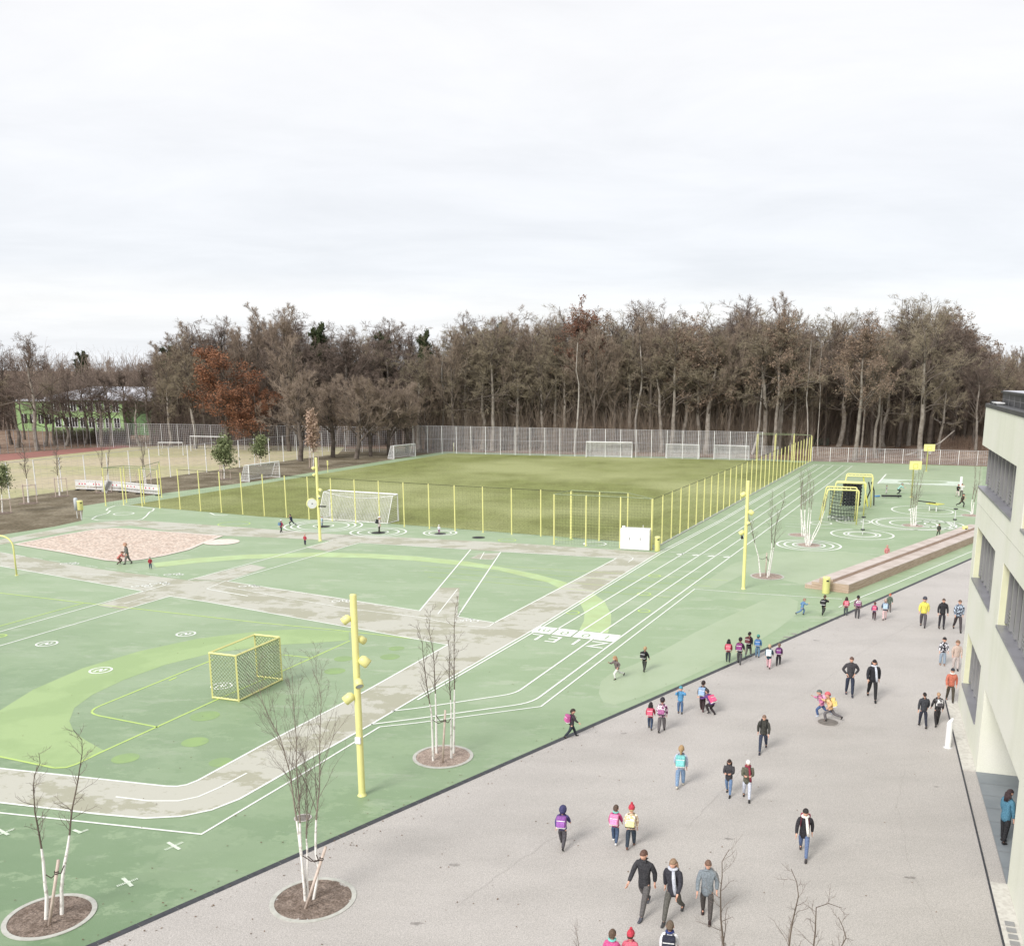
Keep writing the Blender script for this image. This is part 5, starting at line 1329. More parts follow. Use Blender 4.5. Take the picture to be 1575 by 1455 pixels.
brush('hedge', 'dark clipped hedge before the green school', 1500, 1.2, 2.6, [M['twg3'], M['needle']], dens6, 10, .02, .04)
# dark far mass of the wood
rngm = np.random.default_rng(3)
def dens7(rng):
    x = rng.uniform(-80, 1640); g_ = back(G(x, 688), rng.uniform(48, 75)); return (g_.x, g_.y, 0)
brush('distant_wood', 'dense mass of far trees closing the back of the wood', 6500, 8, 17, [M['twg3'], M['twg1']], dens7, 12, .05, .10)
# fallen branches
c = G(1452, 697)
t = thing('fallen_branch', 'pale bare dead branch hanging low beside the leaning oak', 'branch', back(c, 3)); rng = np.random.default_rng(2)
P = np.array([[[-3, 0, 6.2], [-1.2, 0, 5.2], [1, 0, 4.9], [3, 0, 5.4]]]); V, F = tubes(P, np.array([[.08, .09, .09, .05]]), 6); o = bpy.data.objects.new('branch', npmesh('branch', [(V, F, 0)], [M['birch']])); COL.objects.link(o); o.parent = t
t = thing('dead_tree', 'pale dead trunk lying across the bank behind the low fence', 'trunk', G(1435, 706)); V, F = tubes(np.array([[[-4, 2, .3], [-1, 2.4, 1.2], [2, 3, 2.4], [4.4, 3.5, 4.4]]]), np.array([[.16, .14, .12, .08]]), 7); o = bpy.data.objects.new('trunk', npmesh('trunk', [(V, F, 0)], [M['birch']])); COL.objects.link(o); o.parent = t

# ------------------------------------------------------------------ young trees of the school yard
def at_depth(base, x, y):
    X, Y, Z = _ray(x, y); n_ = math.hypot(base.x, base.y); nx, ny = base.x/n_, base.y/n_
    t = n_/(X*nx+Y*ny); return np.array([X*t, Y*t, CAM_H+Z*t])
def stem_resample(pts, n):
    pts = np.array(pts); L_ = np.r_[0, np.cumsum(np.linalg.norm(np.diff(pts, axis=0), axis=1))]
    s = np.linspace(0, L_[-1], n); return np.stack([np.interp(s, L_, pts[:, i]) for i in range(3)], 1)
def yard_tree(name, label, base, stems, pit=1.09, stake=None, r0=.05, twigs=10, seed=0, wht=None, ring=.12, spread=(.5, 1.0), up=.25, fine=1.0, kinds='twig', leafm=None, lf=.26, gz=0.0, mulch='mulch', lvl=2, bark=None):
    bark = bark or ('birchtwig' if 'birch' in name else 'bark')
    rng = np.random.default_rng(seed); g0 = G(*base)
    t = thing(name, label, 'tree', (g0.x, g0.y, gz)); inv = np.array([g0.x, g0.y, gz])
    crown = []
    for si, (pts, wy) in enumerate(stems):
        # depth offset of this stem's foot from its own pixel on the ground
        fb = G(*pts[0]) if abs(pts[0][1]-base[1]) < 60 else g0
        W_ = [at_depth(fb, x, y) for x, y in pts]; W_[0][2] = 0.0
        P = stem_resample(W_, 15)-inv; dj = np.cumsum(rng.normal(size=15))*.012; P[1:, 1] += dj[1:]
        rr = np.linspace(r0, r0*.16, 15)*(np.where(np.arange(15) > 5, .8, 1)); zwh = at_depth(fb, pts[0][0], wy)[2]
        k = int(np.clip(np.searchsorted(P[:, 2], zwh), 2, 13)) if wy else 0
        if k:
            V, F = tubes(P[None, :k+1], rr[None, :k+1], 9); o = bpy.data.objects.new('stem', npmesh('stem', [(V, F, 0)], [M['whitebark']])); COL.objects.link(o); o.parent = t
        up_P, up_R = P[None, k:], rr[None, k:]
        crown.append((*tubes(up_P, up_R*.92, 7), 0))
        A = grow(up_P, up_R, twigs, (.02, 1.0), lf, spread, up, 6, .16, .5, rng, lmin=.25*fine, taper=.3); A = (A[0], np.maximum(A[1], .0045*fine)); crown.append((*tubes(*A, 4), 1))
        B = grow(*A, 5, (.15, 1), .45, (.4, .95), .12, 4, .2, .6, rng, lmin=.12, taper=.5); B = (B[0], np.clip(B[1], .0032*fine, .006*fine)); crown.append((*tubes(*B, 3), 1))
        if lvl > 2:
            C_ = grow(*B, 4, (.2, 1), .5, (.4, .9), .1, 3, .2, .6, rng, lmin=.1); C_ = (C_[0], np.clip(C_[1], .0026*fine, .005*fine)); crown.append((*tubes(*C_, 3), 1))
        if leafm: crown.append((*leaves(B[0], leafm[1], leafm[2], rng, leafm[3]), 2))
    o = bpy.data.objects.new('crown', npmesh('crown', crown, [M[bark], M['twig']]+([M[leafm[0]]] if leafm else []))); COL.objects.link(o); o.parent = t
    if stake:
        b = MB()
        a = Vector(at_depth(G(*stake[0]), *stake[0])-inv); c_ = Vector(at_depth(G(*stake[0]), *stake[1])-inv); a.z = -.02
        b.tube([a, c_], .038, 10); obj('stake', b, M['stake'], t, True)
        b = MB(); e = a+(c_-a)*.8
        for si, (pts, wy) in enumerate(stems[:3]):
            fb = G(*pts[0]) if abs(pts[0][1]-base[1]) < 60 else g0; P = stem_resample([at_depth(fb, x, y) for x, y in pts], 30)-inv
            j = int(np.argmin(abs(P[:, 2]-(e.z-.05)))); q = Vector(P[j]); md = (e+q)/2+Vector((0, 0, -.12)); b.tube([e, md, q], .013, 5)
        for k_ in range(2): b.tube([e+Vector((.045*math.cos(a_), .045*math.sin(a_), k_*.05)) for a_ in np.linspace(0, 6.28, 9)[:-1]], .014, 5, closed=True)
        obj('tie', b, M['strap'], t)
    if pit:
        n_ = 48; b = MB()
        for z0, r_a, r_b in ((.016, pit-ring, pit),): b.lathe([(r_a, -.02), (r_a, .022), (r_b, .022), (r_b, .004)], n=n_)
        obj('pit_kerb', b, M['concrete'], t)
        b = MB(); rg = random.Random(seed)
        pr = [(0, .02), (pit*.3, .03), (pit*.6, .02), (pit-ring+.01, .008)]
        b.lathe(pr, n=n_); b.v = [(x, y, z+rg.uniform(-.008, .012)) for x, y, z in b.v]
        obj('pit_soil', b, M[mulch], t)
    return t
def zz(ox, oy, s, L): return [(ox+x/s, oy+y/s) for x, y in L]
z8 = lambda *L: zz(360, 1120, 3.9375, L); z7 = lambda *L: zz(320, 880, 3.58, L); z6 = lambda *L: zz(0, 1120, 3.9375, L); z4 = lambda *L: zz(1140, 620, 3.9375, L); zb = lambda *L: zz(1040, 1300, 5.25, L)
yard_tree('birch_tree', 'young multi stemmed tree with whitewashed feet in the round pit cut into the grey plaza', (482, 1383),
          [([(469.2, 1385), (468, 1353), (457.8, 1275), (446, 1191), (429, 1130), (410, 1100), (400, 1068), (393, 1035)], 1275), ([(482, 1384), (490.8, 1338), (485, 1308), (485.7, 1265), (492, 1209), (492, 1158), (493, 1117), (494.6, 1075), (488, 1040), (480, 1028)], 1267),
           ([(473, 1384), (471.7, 1346), (473, 1320), (470.5, 1285), (471.7, 1247), (469, 1196), (466, 1160)], 1290), ([(470, 1386), (462, 1300), (459, 1221), (455, 1170), (456, 1140), (450, 1075), (449, 1038)], 1276)],
          1.10, ((469, 1398), (501, 1302)), .038, 22, 1, spread=(.3, .75), up=.38, fine=.6, lf=.42, lvl=3)
yard_tree('young_tree', 'young two stemmed tree with whitewashed feet in the round pit at the bottom left corner', (77, 1409),
          [(z6((280, 1160), (285, 1000), (255, 740), (210, 500), (200, 350), (205, 290), (235, 220), (268, 175), (235, 148)), 1308), (z6((375, 1130), (370, 950), (415, 670), (430, 500), (465, 330), (475, 260), (495, 150), (490, 50), (440, 10)), 1291)],
          1.07, ((75, 1423.5), (90, 1322)), .05, 20, 2, spread=(.7, 1.25), up=.14, fine=.9, lf=.24)
yard_tree('young_tree', 'young four stemmed tree with whitewashed feet right of the near lamp post', (681.5, 1163.5),
          [(z7((1240, 1040), (1235, 880), (1230, 770), (1205, 620), (1185, 470), (1180, 370), (1145, 290)), 1095), (z7((1258, 1000), (1255, 800), (1250, 650), (1240, 450), (1215, 330), (1222, 215)), 1073),
           (z7((1340, 1025), (1338, 750), (1328, 600), (1330, 480), (1325, 370)), 1088), (z7((1352, 1000), (1358, 670), (1355, 500), (1355, 350), (1360, 220), (1375, 150)), 1067)],
          1.08, ((680.5, 1173.5), (685, 1092)), .045, 20, 3, mulch='pitgravel', spread=(.5, 1.1), up=.2, fine=1.1, lf=.22)
yard_tree('young_tree', 'young tree with three spreading whitewashed stems beside the lamp post right of the lanes', (1180, 886.5),
          [(z4((117, 1052), (105, 930), (85, 860), (62, 750), (48, 700), (42, 640)), 838), (z4((158, 1058), (185, 880), (185, 740), (190, 600), (190, 555)), 842), (z4((168, 1050), (200, 860), (210, 740), (240, 650), (268, 555)), 842)],
          1.15, ((1177.5, 886), (1179.5, 850)), .05, 16, 4, mulch='pitgravel', spread=(.3, .8), up=.35, fine=1.1, lf=.3, lvl=2)
yard_tree('birch_tree', 'cluster of whitewashed birch stems inside the white rings left of the climbing frame', (1244, 838.5),
          [(z4((395, 865), (375, 760), (365, 650), (362, 500), (360, 420)), 786), (z4((405, 865), (400, 750), (410, 650), (420, 500), (400, 400)), 786), (z4((410, 866), (415, 740), (425, 640), (440, 480)), 786), (z4((415, 865), (470, 760), (505, 650), (520, 560)), 790), (z4((412, 864), (440, 790), (485, 700), (500, 600)), 786), (z4((398, 864), (388, 760), (383, 660), (372, 480)), 786)],
          1.0, None, .055, 14, 5, mulch='pitgravel', spread=(.2, .6), up=.5, fine=1.0, lf=.33, lvl=2)
yard_tree('birch_tree', 'pair of whitewashed birch stems in the pit just behind the ringed birch cluster', (1230, 823),
          [(z4((368, 805), (362, 650), (370, 500), (378, 420)), 785), (z4((378, 805), (388, 650), (395, 520), (420, 430)), 785)], 1.0, None, .05, 14, 6, mulch='pitgravel', spread=(.2, .6), up=.5, fine=1.0, lf=.3)
yard_tree('birch_tree', 'whitewashed birch in the white rings in front of the near basketball hoop', (1404.5, 808.5),
          [(z4((1030, 745), (1025, 640), (1032, 540), (1040, 440)), 783), (z4((1040, 745), (1050, 640), (1065, 500), (1078, 420)), 783), (z4((1055, 745), (1060, 640), (1085, 500), (1110, 400)), 783), (z4((1048, 745), (1038, 640), (1050, 520), (1055, 430)), 783)],
          1.05, None, .055, 14, 7, mulch='pitgravel', spread=(.15, .5), up=.5, fine=1.0, lf=.33)
yard_tree('birch_tree', 'thin birch close to the edge of the flat roof building', (1494, 793), [([(1495, 791.5), (1494, 776), (1499, 740), (1501, 700), (1502, 680)], 775), ([(1496, 791.5), (1497, 776), (1506, 740), (1510, 702)], 775)], 1.0, None, .05, 12, 8, mulch='pitgravel', spread=(.2, .5), up=.5, fine=1.0, lf=.3)
yard_tree('young_tree', 'bare treetop rising at the bottom edge between the walking adults', (1118, 1600), [([(1119, 1600), (1116, 1500), (1113.3, 1455), (1108.6, 1414), (1107.6, 1372), (1111.4, 1338), (1110.5, 1323), (1122, 1306)], 1520)], 1.1, None, .05, 17, 9, spread=(.6, 1.2), up=.18, fine=.75, lf=.28)
yard_tree('young_tree', 'bare forking treetop at the bottom edge below the person with the beanie', (1240, 1620), [([(1225, 1620), (1212, 1500), (1213.3, 1455), (1217, 1424), (1227.6, 1376), (1225, 1355), (1216, 1334)], 1540), ([(1250, 1620), (1250, 1500), (1251.4, 1455), (1255, 1424), (1254.3, 1397), (1264.8, 1389.5), (1280, 1388.6), (1295, 1396)], 1540), ([(1255, 1620), (1275, 1500), (1290, 1455), (1299, 1443), (1300, 1433), (1287.6, 1406)], 1540)],
          1.1, None, .05, 15, 10, spread=(.6, 1.2), up=.2, fine=.75, lf=.25)
yard_tree('young_tree', 'tip of a thin bare treetop at the bottom edge right of the lamp', (893, 1640), [([(893, 1640), (892, 1520), (891, 1470), (889, 1445), (887, 1432)], 1560)], 1.1, None, .03, 12, 12, spread=(.4, .9), up=.3, fine=.75, lf=.2)
# young park trees on the brown turf
def frame3(t, r, h, n=3, rail=True):
    for i in range(n):
        a = i*2*PI/n+.5; b = MB(); b.tube([(r*math.cos(a), r*math.sin(a), 0), (r*math.cos(a), r*math.sin(a), h)], .04, 6); obj('stake', b, M['stake'], t)
    if rail:
        b = MB()
        for i in range(n):
            a, c_ = i*2*PI/n+.5, (i+1)*2*PI/n+.5
            b.tube([(r*math.cos(a), r*math.sin(a), h-.08), (r*math.cos(c_), r*math.sin(c_), h-.08)], .03, 5)
        obj('stake_rail', b, M['stake'], t)
    b = MB(); b.lathe([(0, .06), (.5, .05), (.95, .0)], n=16); obj('pit_soil', b, M['mulch'], t)
for nm, lab, base, stems, lf_, kw in (
    ('lime_tree', 'bare young tree with a white wrapped trunk at the left edge of the brown turf', (44, 774), [([(44, 774), (41.5, 742), (38, 715), (36, 685)], 742)], None, dict(r0=.085, twigs=24, spread=(.5, 1.0), up=.25, fine=3, lf=.34)),
    ('lime_tree', 'bare young tree with a white wrapped trunk, second from the left edge', (92, 763), [([(92, 763), (88.5, 733), (87, 715), (86, 690)], 733)], None, dict(r0=.085, twigs=24, spread=(.5, 1.0), up=.25, fine=3, lf=.34)),
    ('birch_tree', 'slender pale twigged birch rising behind the leftmost barriers', (160, 757), [([(158, 757), (157, 720), (157, 680), (158, 645)], 735), ([(163, 757), (166, 715), (170, 665)], 735)], None, dict(r0=.05, twigs=16, spread=(.2, .6), up=.5, fine=2.2, lf=.25)),
    ('birch_tree', 'white wrapped slender tree with a slanting stake behind the barriers', (222, 746), [([(225, 746), (222, 723), (218, 690), (213, 650)], 724), ([(223, 746), (219, 715), (226, 660)], 724)], None, dict(r0=.06, twigs=18, spread=(.2, .6), up=.5, fine=2.2, lf=.25, stake=((223, 746), (230, 727)))),
    ('evergreen_tree', 'small leafy evergreen tree cut by the left picture edge', (3, 789), [([(4, 789), (3, 765), (2, 740), (1, 722)], 765)], ('evleaf', 1500, .10, .20), dict(r0=.06, twigs=26, spread=(.6, 1.2), up=.15, fine=2, lf=.5)),
    ('evergreen_tree', 'small leafy evergreen tree on stakes right of the field goals', (345, 737), [([(345, 737), (345, 717), (344, 700), (342, 682)], 718)], ('evleaf', 2300, .14, .34), dict(r0=.07, twigs=26, spread=(.6, 1.2), up=.15, fine=3, lf=.5)),
    ('evergreen_tree', 'smaller leafy evergreen tree behind the white goal on the green path', (401, 717), [([(401, 717), (401, 705), (400, 693), (400, 678)], 706)], ('evleaf', 1700, .13, .30), dict(r0=.07, twigs=26, spread=(.6, 1.2), up=.15, fine=3, lf=.5)),
    ('hornbeam_tree', 'young hornbeam with beige dry leaves on white stakes left of the lamp with the disc', (482, 719), [([(482, 719), (482, 690), (481, 665), (478, 640)], 700)], ('leafp', 2400, .14, .30), dict(r0=.08, twigs=26, spread=(.4, .9), up=.4, fine=3, lf=.3))):
    t = yard_tree(nm, lab, base, stems, None, seed=len(lab), leafm=lf_, **kw); frame3(t, .75, HT(base, {774: 745, 763: 735, 757: 740, 746: 727, 789: 767, 737: 716, 717: 700, 719: 694}[base[1]]), 3 if nm != 'birch_tree' else 2, nm != 'birch_tree')
# ------------------------------------------------------------------ people
def skin(name, vs, es, rs, root=0, sub=1):
    me = bpy.data.meshes.new(name); me.from_pydata([tuple(v) for v in vs], es, [])
    o = bpy.data.objects.new(name, me); COL.objects.link(o)
    m = o.modifiers.new('s', 'SKIN'); m.use_smooth_shade = True; m.branch_smoothing = .3
    sv = me.skin_vertices[0].data
    for i, r in enumerate(rs): sv[i].radius = r if isinstance(r, tuple) else (r, r); sv[i].use_root = (i == root)
    if sub: k = o.modifiers.new('u', 'SUBSURF'); k.levels = sub; k.render_levels = sub
    bpy.context.view_layer.update()
    res = bpy.data.meshes.new_from_object(o.evaluated_get(bpy.context.evaluated_depsgraph_get()))
    bpy.data.objects.remove(o); bpy.data.meshes.remove(me); res.shade_smooth(); return res
def V3(x, y, z): return Vector((x, y, z))
# pose: legs (hip pitch L, knee L, hip R, knee R), arms (pitch L, elbow L, pitch R, elbow R, abduct), lean, head pitch
POSES = {
 'stand': ((4, 2), (-4, 4), (4, 15), (-2, 12), 9, 2, 8),
 'walkA': ((24, 6), (-20, 22), (-20, 18), (22, 25), 8, 4, 8),
 'walkB': ((-20, 24), (24, 6), (22, 25), (-20, 18), 8, 4, 6),
 'stepA': ((14, 4), (-12, 14), (-10, 15), (12, 20), 9, 3, 10),
 'stepB': ((-12, 14), (14, 4), (12, 20), (-10, 15), 9, 3, 10),
 'run': ((42, 55), (-28, 40), (-40, 80), (38, 85), 14, 14, 0),
 'pocket': ((12, 4), (-10, 12), (-12, 42), (-12, 42), 24, 1, 8),
 'phone': ((14, 4), (-14, 16), (18, 88), (18, 88), 2, 3, 26),
 'eyes': ((5, 2), (-5, 4), (68, 125), (68, 125), 20, 0, 0),
 'crouch': ((62, 95), (30, 80), (40, 50), (30, 60), 14, 38, -10),
}
CACHE = {}
def body_set(pose, child, coat, skirt=False):
    key = (pose, child, coat, skirt)
    if key in CACHE: return CACHE[key]
    (hl, kl), (hr, kr), (al, el), (ar, er), ab, lean, hp = POSES[pose]
    # total stature 1.75 in both; children: larger head, shorter legs, chunkier
    HS = 1.30 if child else 1.0
    leg = .80 if child else .86; th, sh = leg*.5, leg*.5
    tor = .56 if child else .575
    wS = .172 if child else .178; wH = .095
    armU, armF = (.27, .23) if child else (.30, .26)
    fat = 1.18 if child else 1.0
    def rotx(v, a): return Matrix.Rotation(a, 3, 'X')@v
    up = rotx(V3(0, 0, 1), -R(lean))
    def legp(hip, h, k):
        kn = hip+rotx(V3(0, 0, -th), R(h)); an = kn+rotx(V3(0, 0, -sh), R(h-k)); return kn, an
    pel = V3(0, 0, 0)
    hipL, hipR = V3(-wH, 0, -.02), V3(wH, 0, -.02)
    kL, aL = legp(hipL, hl, kl); kR, aR = legp(hipR, hr, kr)
    dz = -min(aL.z, aR.z)+.085
    sp = pel+up*(tor*.4); ch = pel+up*(tor*.78); nb = pel+up*(tor*1.0); 
    hc = nb+up*.07; hd = rotx(V3(0, 0, 1), -R(lean*.4+hp*.6))
    head = hc+hd*(.085*HS)+rotx(V3(0, .015, 0), 0)
    side = V3(1, 0, 0)
    shL, shR = ch+up*(tor*.12)-side*wS, ch+up*(tor*.12)+side*wS
    def armp(s, sgn, a, e):
        d1 = rotx(Matrix.Rotation(R(ab)*-sgn, 3, 'Y')@V3(0, 0, -1), R(a)); elb = s+d1*armU
        inw = V3(-sgn*.35 if a > 15 and e > 60 else -sgn*.05, 0, 0)
        d2 = (rotx(Matrix.Rotation(R(ab*.3)*-sgn, 3, 'Y')@V3(0, 0, -1), R(a+e))+inw).normalized()
        if pose == 'pocket': d2 = (V3(-sgn*.55, .35, -.65)).normalized()
        wr = elb+d2*armF; return elb, wr, d2
    eL, wL, fL = armp(shL, -1, al, el); eR, wR, fR = armp(shR, 1, ar, er)
    O = V3(0, 0, dz)
    for v in (): pass
    # --- body surface with hands and fingers
    vs = [pel, sp, ch, nb, hc, head]; es = [(0, 1), (1, 2), (2, 3), (3, 4), (4, 5)]; rs = [(.08, .06), (.07, .055), (.075, .055), (.045, .045), (.047, .047), (.055, .06)]
    def add(p, par, r): vs.append(p); es.append((par, len(vs)-1)); rs.append(r); return len(vs)-1
    for hip, kn, an, sgn in ((hipL, kL, aL, -1), (hipR, kR, aR, 1)):
        i = add(hip, 0, .06*fat); i = add(kn, i, .042*fat); i = add(kn*.4+an*.6, i, .036*fat); i = add(an, i, .026); add(an+V3(0, .08, -.04), i, .02)
    for s_, e_, w_, f_, sgn in ((shL, eL, wL, fL, -1), (shR, eR, wR, fR, 1)):
        i = add(s_*.9+ch*.1, 2, .036*fat); i = add(e_, i, .033*fat); w0 = add(w_, i, .025)
        pa = add(w_+f_*.05, w0, (.03, .018)); sd_ = V3(0, 1, 0)-f_*f_.y
        sd_ = (sd_ if sd_.length > .2 else V3(0, 0, 1)).normalized(); nn_ = f_.cross(sd_).normalized()*sgn
        for q, ln in ((-1.5, .058), (-.5, .068), (.5, .072), (1.5, .062)):
            k1 = add(w_+f_*.088+sd_*(q*.017), pa, .0085); k2 = add(w_+f_*(.088+ln*.55)+sd_*(q*.018)+nn_*.008, k1, .008); add(w_+f_*(.088+ln)+sd_*(q*.018)+nn_*.024, k2, .007)
        k1 = add(w_+f_*.045+sd_*.036, pa, .010); add(w_+f_*.082+sd_*.052+nn_*.012, k1, .008)
    body = skin('body', [v+O for v in vs], es, rs, 0, 1)
    # head joined into the same mesh
    bm = bmesh.new(); bm.from_mesh(body)
    hb = bmesh.new(); bmesh.ops.create_uvsphere(hb, u_segments=20, v_segments=14, radius=1)
    Rh = Matrix.Rotation(-R(lean*.4+hp*.6), 3, 'X')
    for v in hb.verts:
        x, y, z = v.co
        w = .077*(1-.20*max(0, -z)**1.5); x2 = x*w; y2 = y*.098; z2 = z*.118
        if y > 0 and abs(x) < .35:
            nz = math.exp(-((z+.12)/.17)**2)*math.exp(-(x/.16)**2); y2 += .022*nz
            y2 -= .008*math.exp(-((z-.12)/.1)**2)*math.exp(-((abs(x)-.3)/.15)**2)
            y2 += .007*math.exp(-((z+.5)/.09)**2)*math.exp(-(x/.22)**2)
        if z < -.6 and y > 0: y2 += .01
        v.co = Rh@Vector((x2*HS, y2*HS, z2*HS))+head+hd*.02+O
    for sx in (-1, 1):
        for (cx, cy, cz, r_, mi) in ((.079, -.005, -.012, (.010, .02, .03), 0), (.031, .086, .016, (.012, .008, .009), 1)):
            r = bmesh.ops.create_uvsphere(hb, u_segments=8, v_segments=6, radius=1)
            for v in r['verts']: v.co = Rh@(Vector((v.co.x*r_[0]+sx*cx, v.co.y*r_[1]+cy, v.co.z*r_[2]+cz))*HS)+head+hd*.02+O
            for f in {f for v in r['verts'] for f in v.link_faces}: f.material_index = mi
    r = bmesh.ops.create_uvsphere(hb, u_segments=8, v_segments=6, radius=1)
    for v in r['verts']: v.co = Rh@(Vector((v.co.x*.022, v.co.y*.006+.088, v.co.z*.006-.056))*HS)+head+hd*.02+O
    for f in {f for v in r['verts'] for f in v.link_faces}: f.material_index = 2
    tm = bpy.data.meshes.new('h'); hb.to_mesh(tm); bm.from_mesh(tm); bm.to_mesh(body); bm.free(); hb.free(); bpy.data.meshes.remove(tm); body.shade_smooth()
    # --- clothes
    lo = pel-up*(.34 if coat == 2 else (.26 if coat == 1 else .11)); rl = .165 if coat == 2 else .155
    jv = [sp, pel+up*.02, lo, ch, nb, nb+up*.05]; je = [(0, 1), (1, 2), (0, 3), (3, 4), (4, 5)]; k = 1.12 if child else 1.03
    jr = [(.155*k, .128*k), (.16*k, .13*k), (rl*1.06*k, .138*k), (.165*k, .132*k), (.098, .095), (.075, .075)]
    for s_, e_, w_ in ((shL, eL, wL), (shR, eR, wR)):
        b_ = len(jv); jv += [s_*.92+ch*.08, e_, w_-(w_-e_)*.05]; je += [(3, b_), (b_, b_+1), (b_+1, b_+2)]; jr += [.078*fat, .060*fat, .046]
    jac = skin('jacket', [v+O for v in jv], je, jr, 0, 1)
    tv = [pel+up*.04, pel-up*.03]; te = [(0, 1)]; tr_ = [(.13*fat, .10*fat), (.125*fat, .1*fat)]
    for hip, kn, an in ((hipL, kL, aL), (hipR, kR, aR)):
        b_ = len(tv); tv += [hip*.97+V3(0, 0, -.05), kn, kn*.45+an*.55, an+V3(0, 0, .015)]; te += [(1, b_), (b_, b_+1), (b_+1, b_+2), (b_+2, b_+3)]; tr_ += [.098*fat, .070*fat, .060*fat, .052*fat]
    tro = skin('trousers', [v+O for v in tv], te, tr_, 0, 1)
    shoes = []
    for an, hh, kk_ in ((aL, hl, kl), (aR, hr, kr)):
        pt = Matrix.Rotation(R(min(0, (hh-kk_)*.8)), 3, 'X'); q = lambda y, z: an+pt@V3(0, y, z)+O
        shoes.append(skin('shoe', [q(-.055, -.045), q(0, -.04), q(.07, -.052), q(.15, -.058), q(0, .04)], [(0, 1), (1, 2), (2, 3), (1, 4)], [(.036, .036), (.046, .045), (.045, .034), (.035, .024), (.045, .045)], 1, 1))
    rsc = {'head': head+hd*.02+O, 'Rh': Rh, 'HS': HS, 'ch': ch+O, 'up': up, 'sp': sp+O, 'nb': nb+O, 'fat': fat, 'pel': pel+O, 'wR': wR+O, 'wL': wL+O,
           'top': (head+hd*.02+O).z+.122*HS}
    CACHE[key] = (body, jac, tro, shoes, rsc); return CACHE[key]
def cap_mesh(name, rs, zcut, sx, sy, sz, back=0.0, bob=0.0, tail=0.0, seed=1):
    """hair, hood or hat: a shell that follows the head above a cut"""
    bm = bmesh.new(); bmesh.ops.create_uvsphere(bm, u_segments=20, v_segments=14, radius=1)
    HS, Rh, hc = rs['HS'], rs['Rh'], rs['head']
    rg = random.Random(seed)
    dele = [v for v in bm.verts if v.co.z < (zcut if v.co.y > -.05 else zcut-back*(min(1, -v.co.y*1.6)))-.001]
    bmesh.ops.delete(bm, geom=dele, context='VERTS')
    for v in bm.verts:
        x, y, z = v.co; dn = max(0, -z-.2); j = 1+rg.uniform(-.02, .02)
        v.co = Rh@(Vector((x*sx*j*(1+dn*.1), y*sy*j-(.012 if y < 0 else 0)-dn*.02, z*sz*j))*HS)+hc
    if bob:
        r = bmesh.ops.create_uvsphere(bm, u_segments=10, v_segments=8, radius=bob*HS)
        for v in r['verts']: v.co = v.co+Rh@Vector((0, 0, (sz+bob*.6)*HS))+hc
    if tail:
        r = bmesh.ops.create_uvsphere(bm, u_segments=10, v_segments=8, radius=1)
        for v in r['verts']: v.co = Rh@(Vector((v.co.x*.03, v.co.y*.035-.115, v.co.z*tail-.06))*HS)+hc
    bmesh.ops.solidify(bm, geom=bm.faces[:], thickness=.008)
    me = bpy.data.meshes.new(name); bm.to_mesh(me); bm.free(); me.shade_smooth(); return me
def shortlab(s):
    w = s.split()[:16]
    while w[-1] in ('the', 'a', 'of', 'in', 'at', 'with', 'and', 'on', 'by', 'to', 'near', 'left', 'right', 'beside', 'over', 'toward', 'behind', 'long', 'her', 'his', 'white', 'drain', 'green', 'far', 'red', 'four', 'six', 'below', 'from'): w.pop()
    return ' '.join(w)
CM = {}
def cmat(c, pat=None):
    k = (c, pat)
    if k not in CM:
        l = srgb(*c); a_ = sum(l)/3; l = tuple((x*.82+a_*.18)*.72+.012 for x in l)
        CM[k] = mat('cloth', l, .85, tuple(min(1, x*1.35+.01) for x in l) if pat is None else srgb(*pat), 26 if pat is None else 14, 3, (.4, .6) if pat is None else (.5, .54), .15, 60, .15)
    return CM[k]
SKIN = mat('skin', srgb(222, 178, 155), .6, srgb(205, 155, 135), 30); EYE = mat('eye', (.03, .025, .02), .4); LIP = mat('lips', srgb(175, 95, 90), .6)
BLK = (28, 28, 32); DJ = (58, 72, 100); LJ = (120, 150, 190); GR = (90, 88, 90)
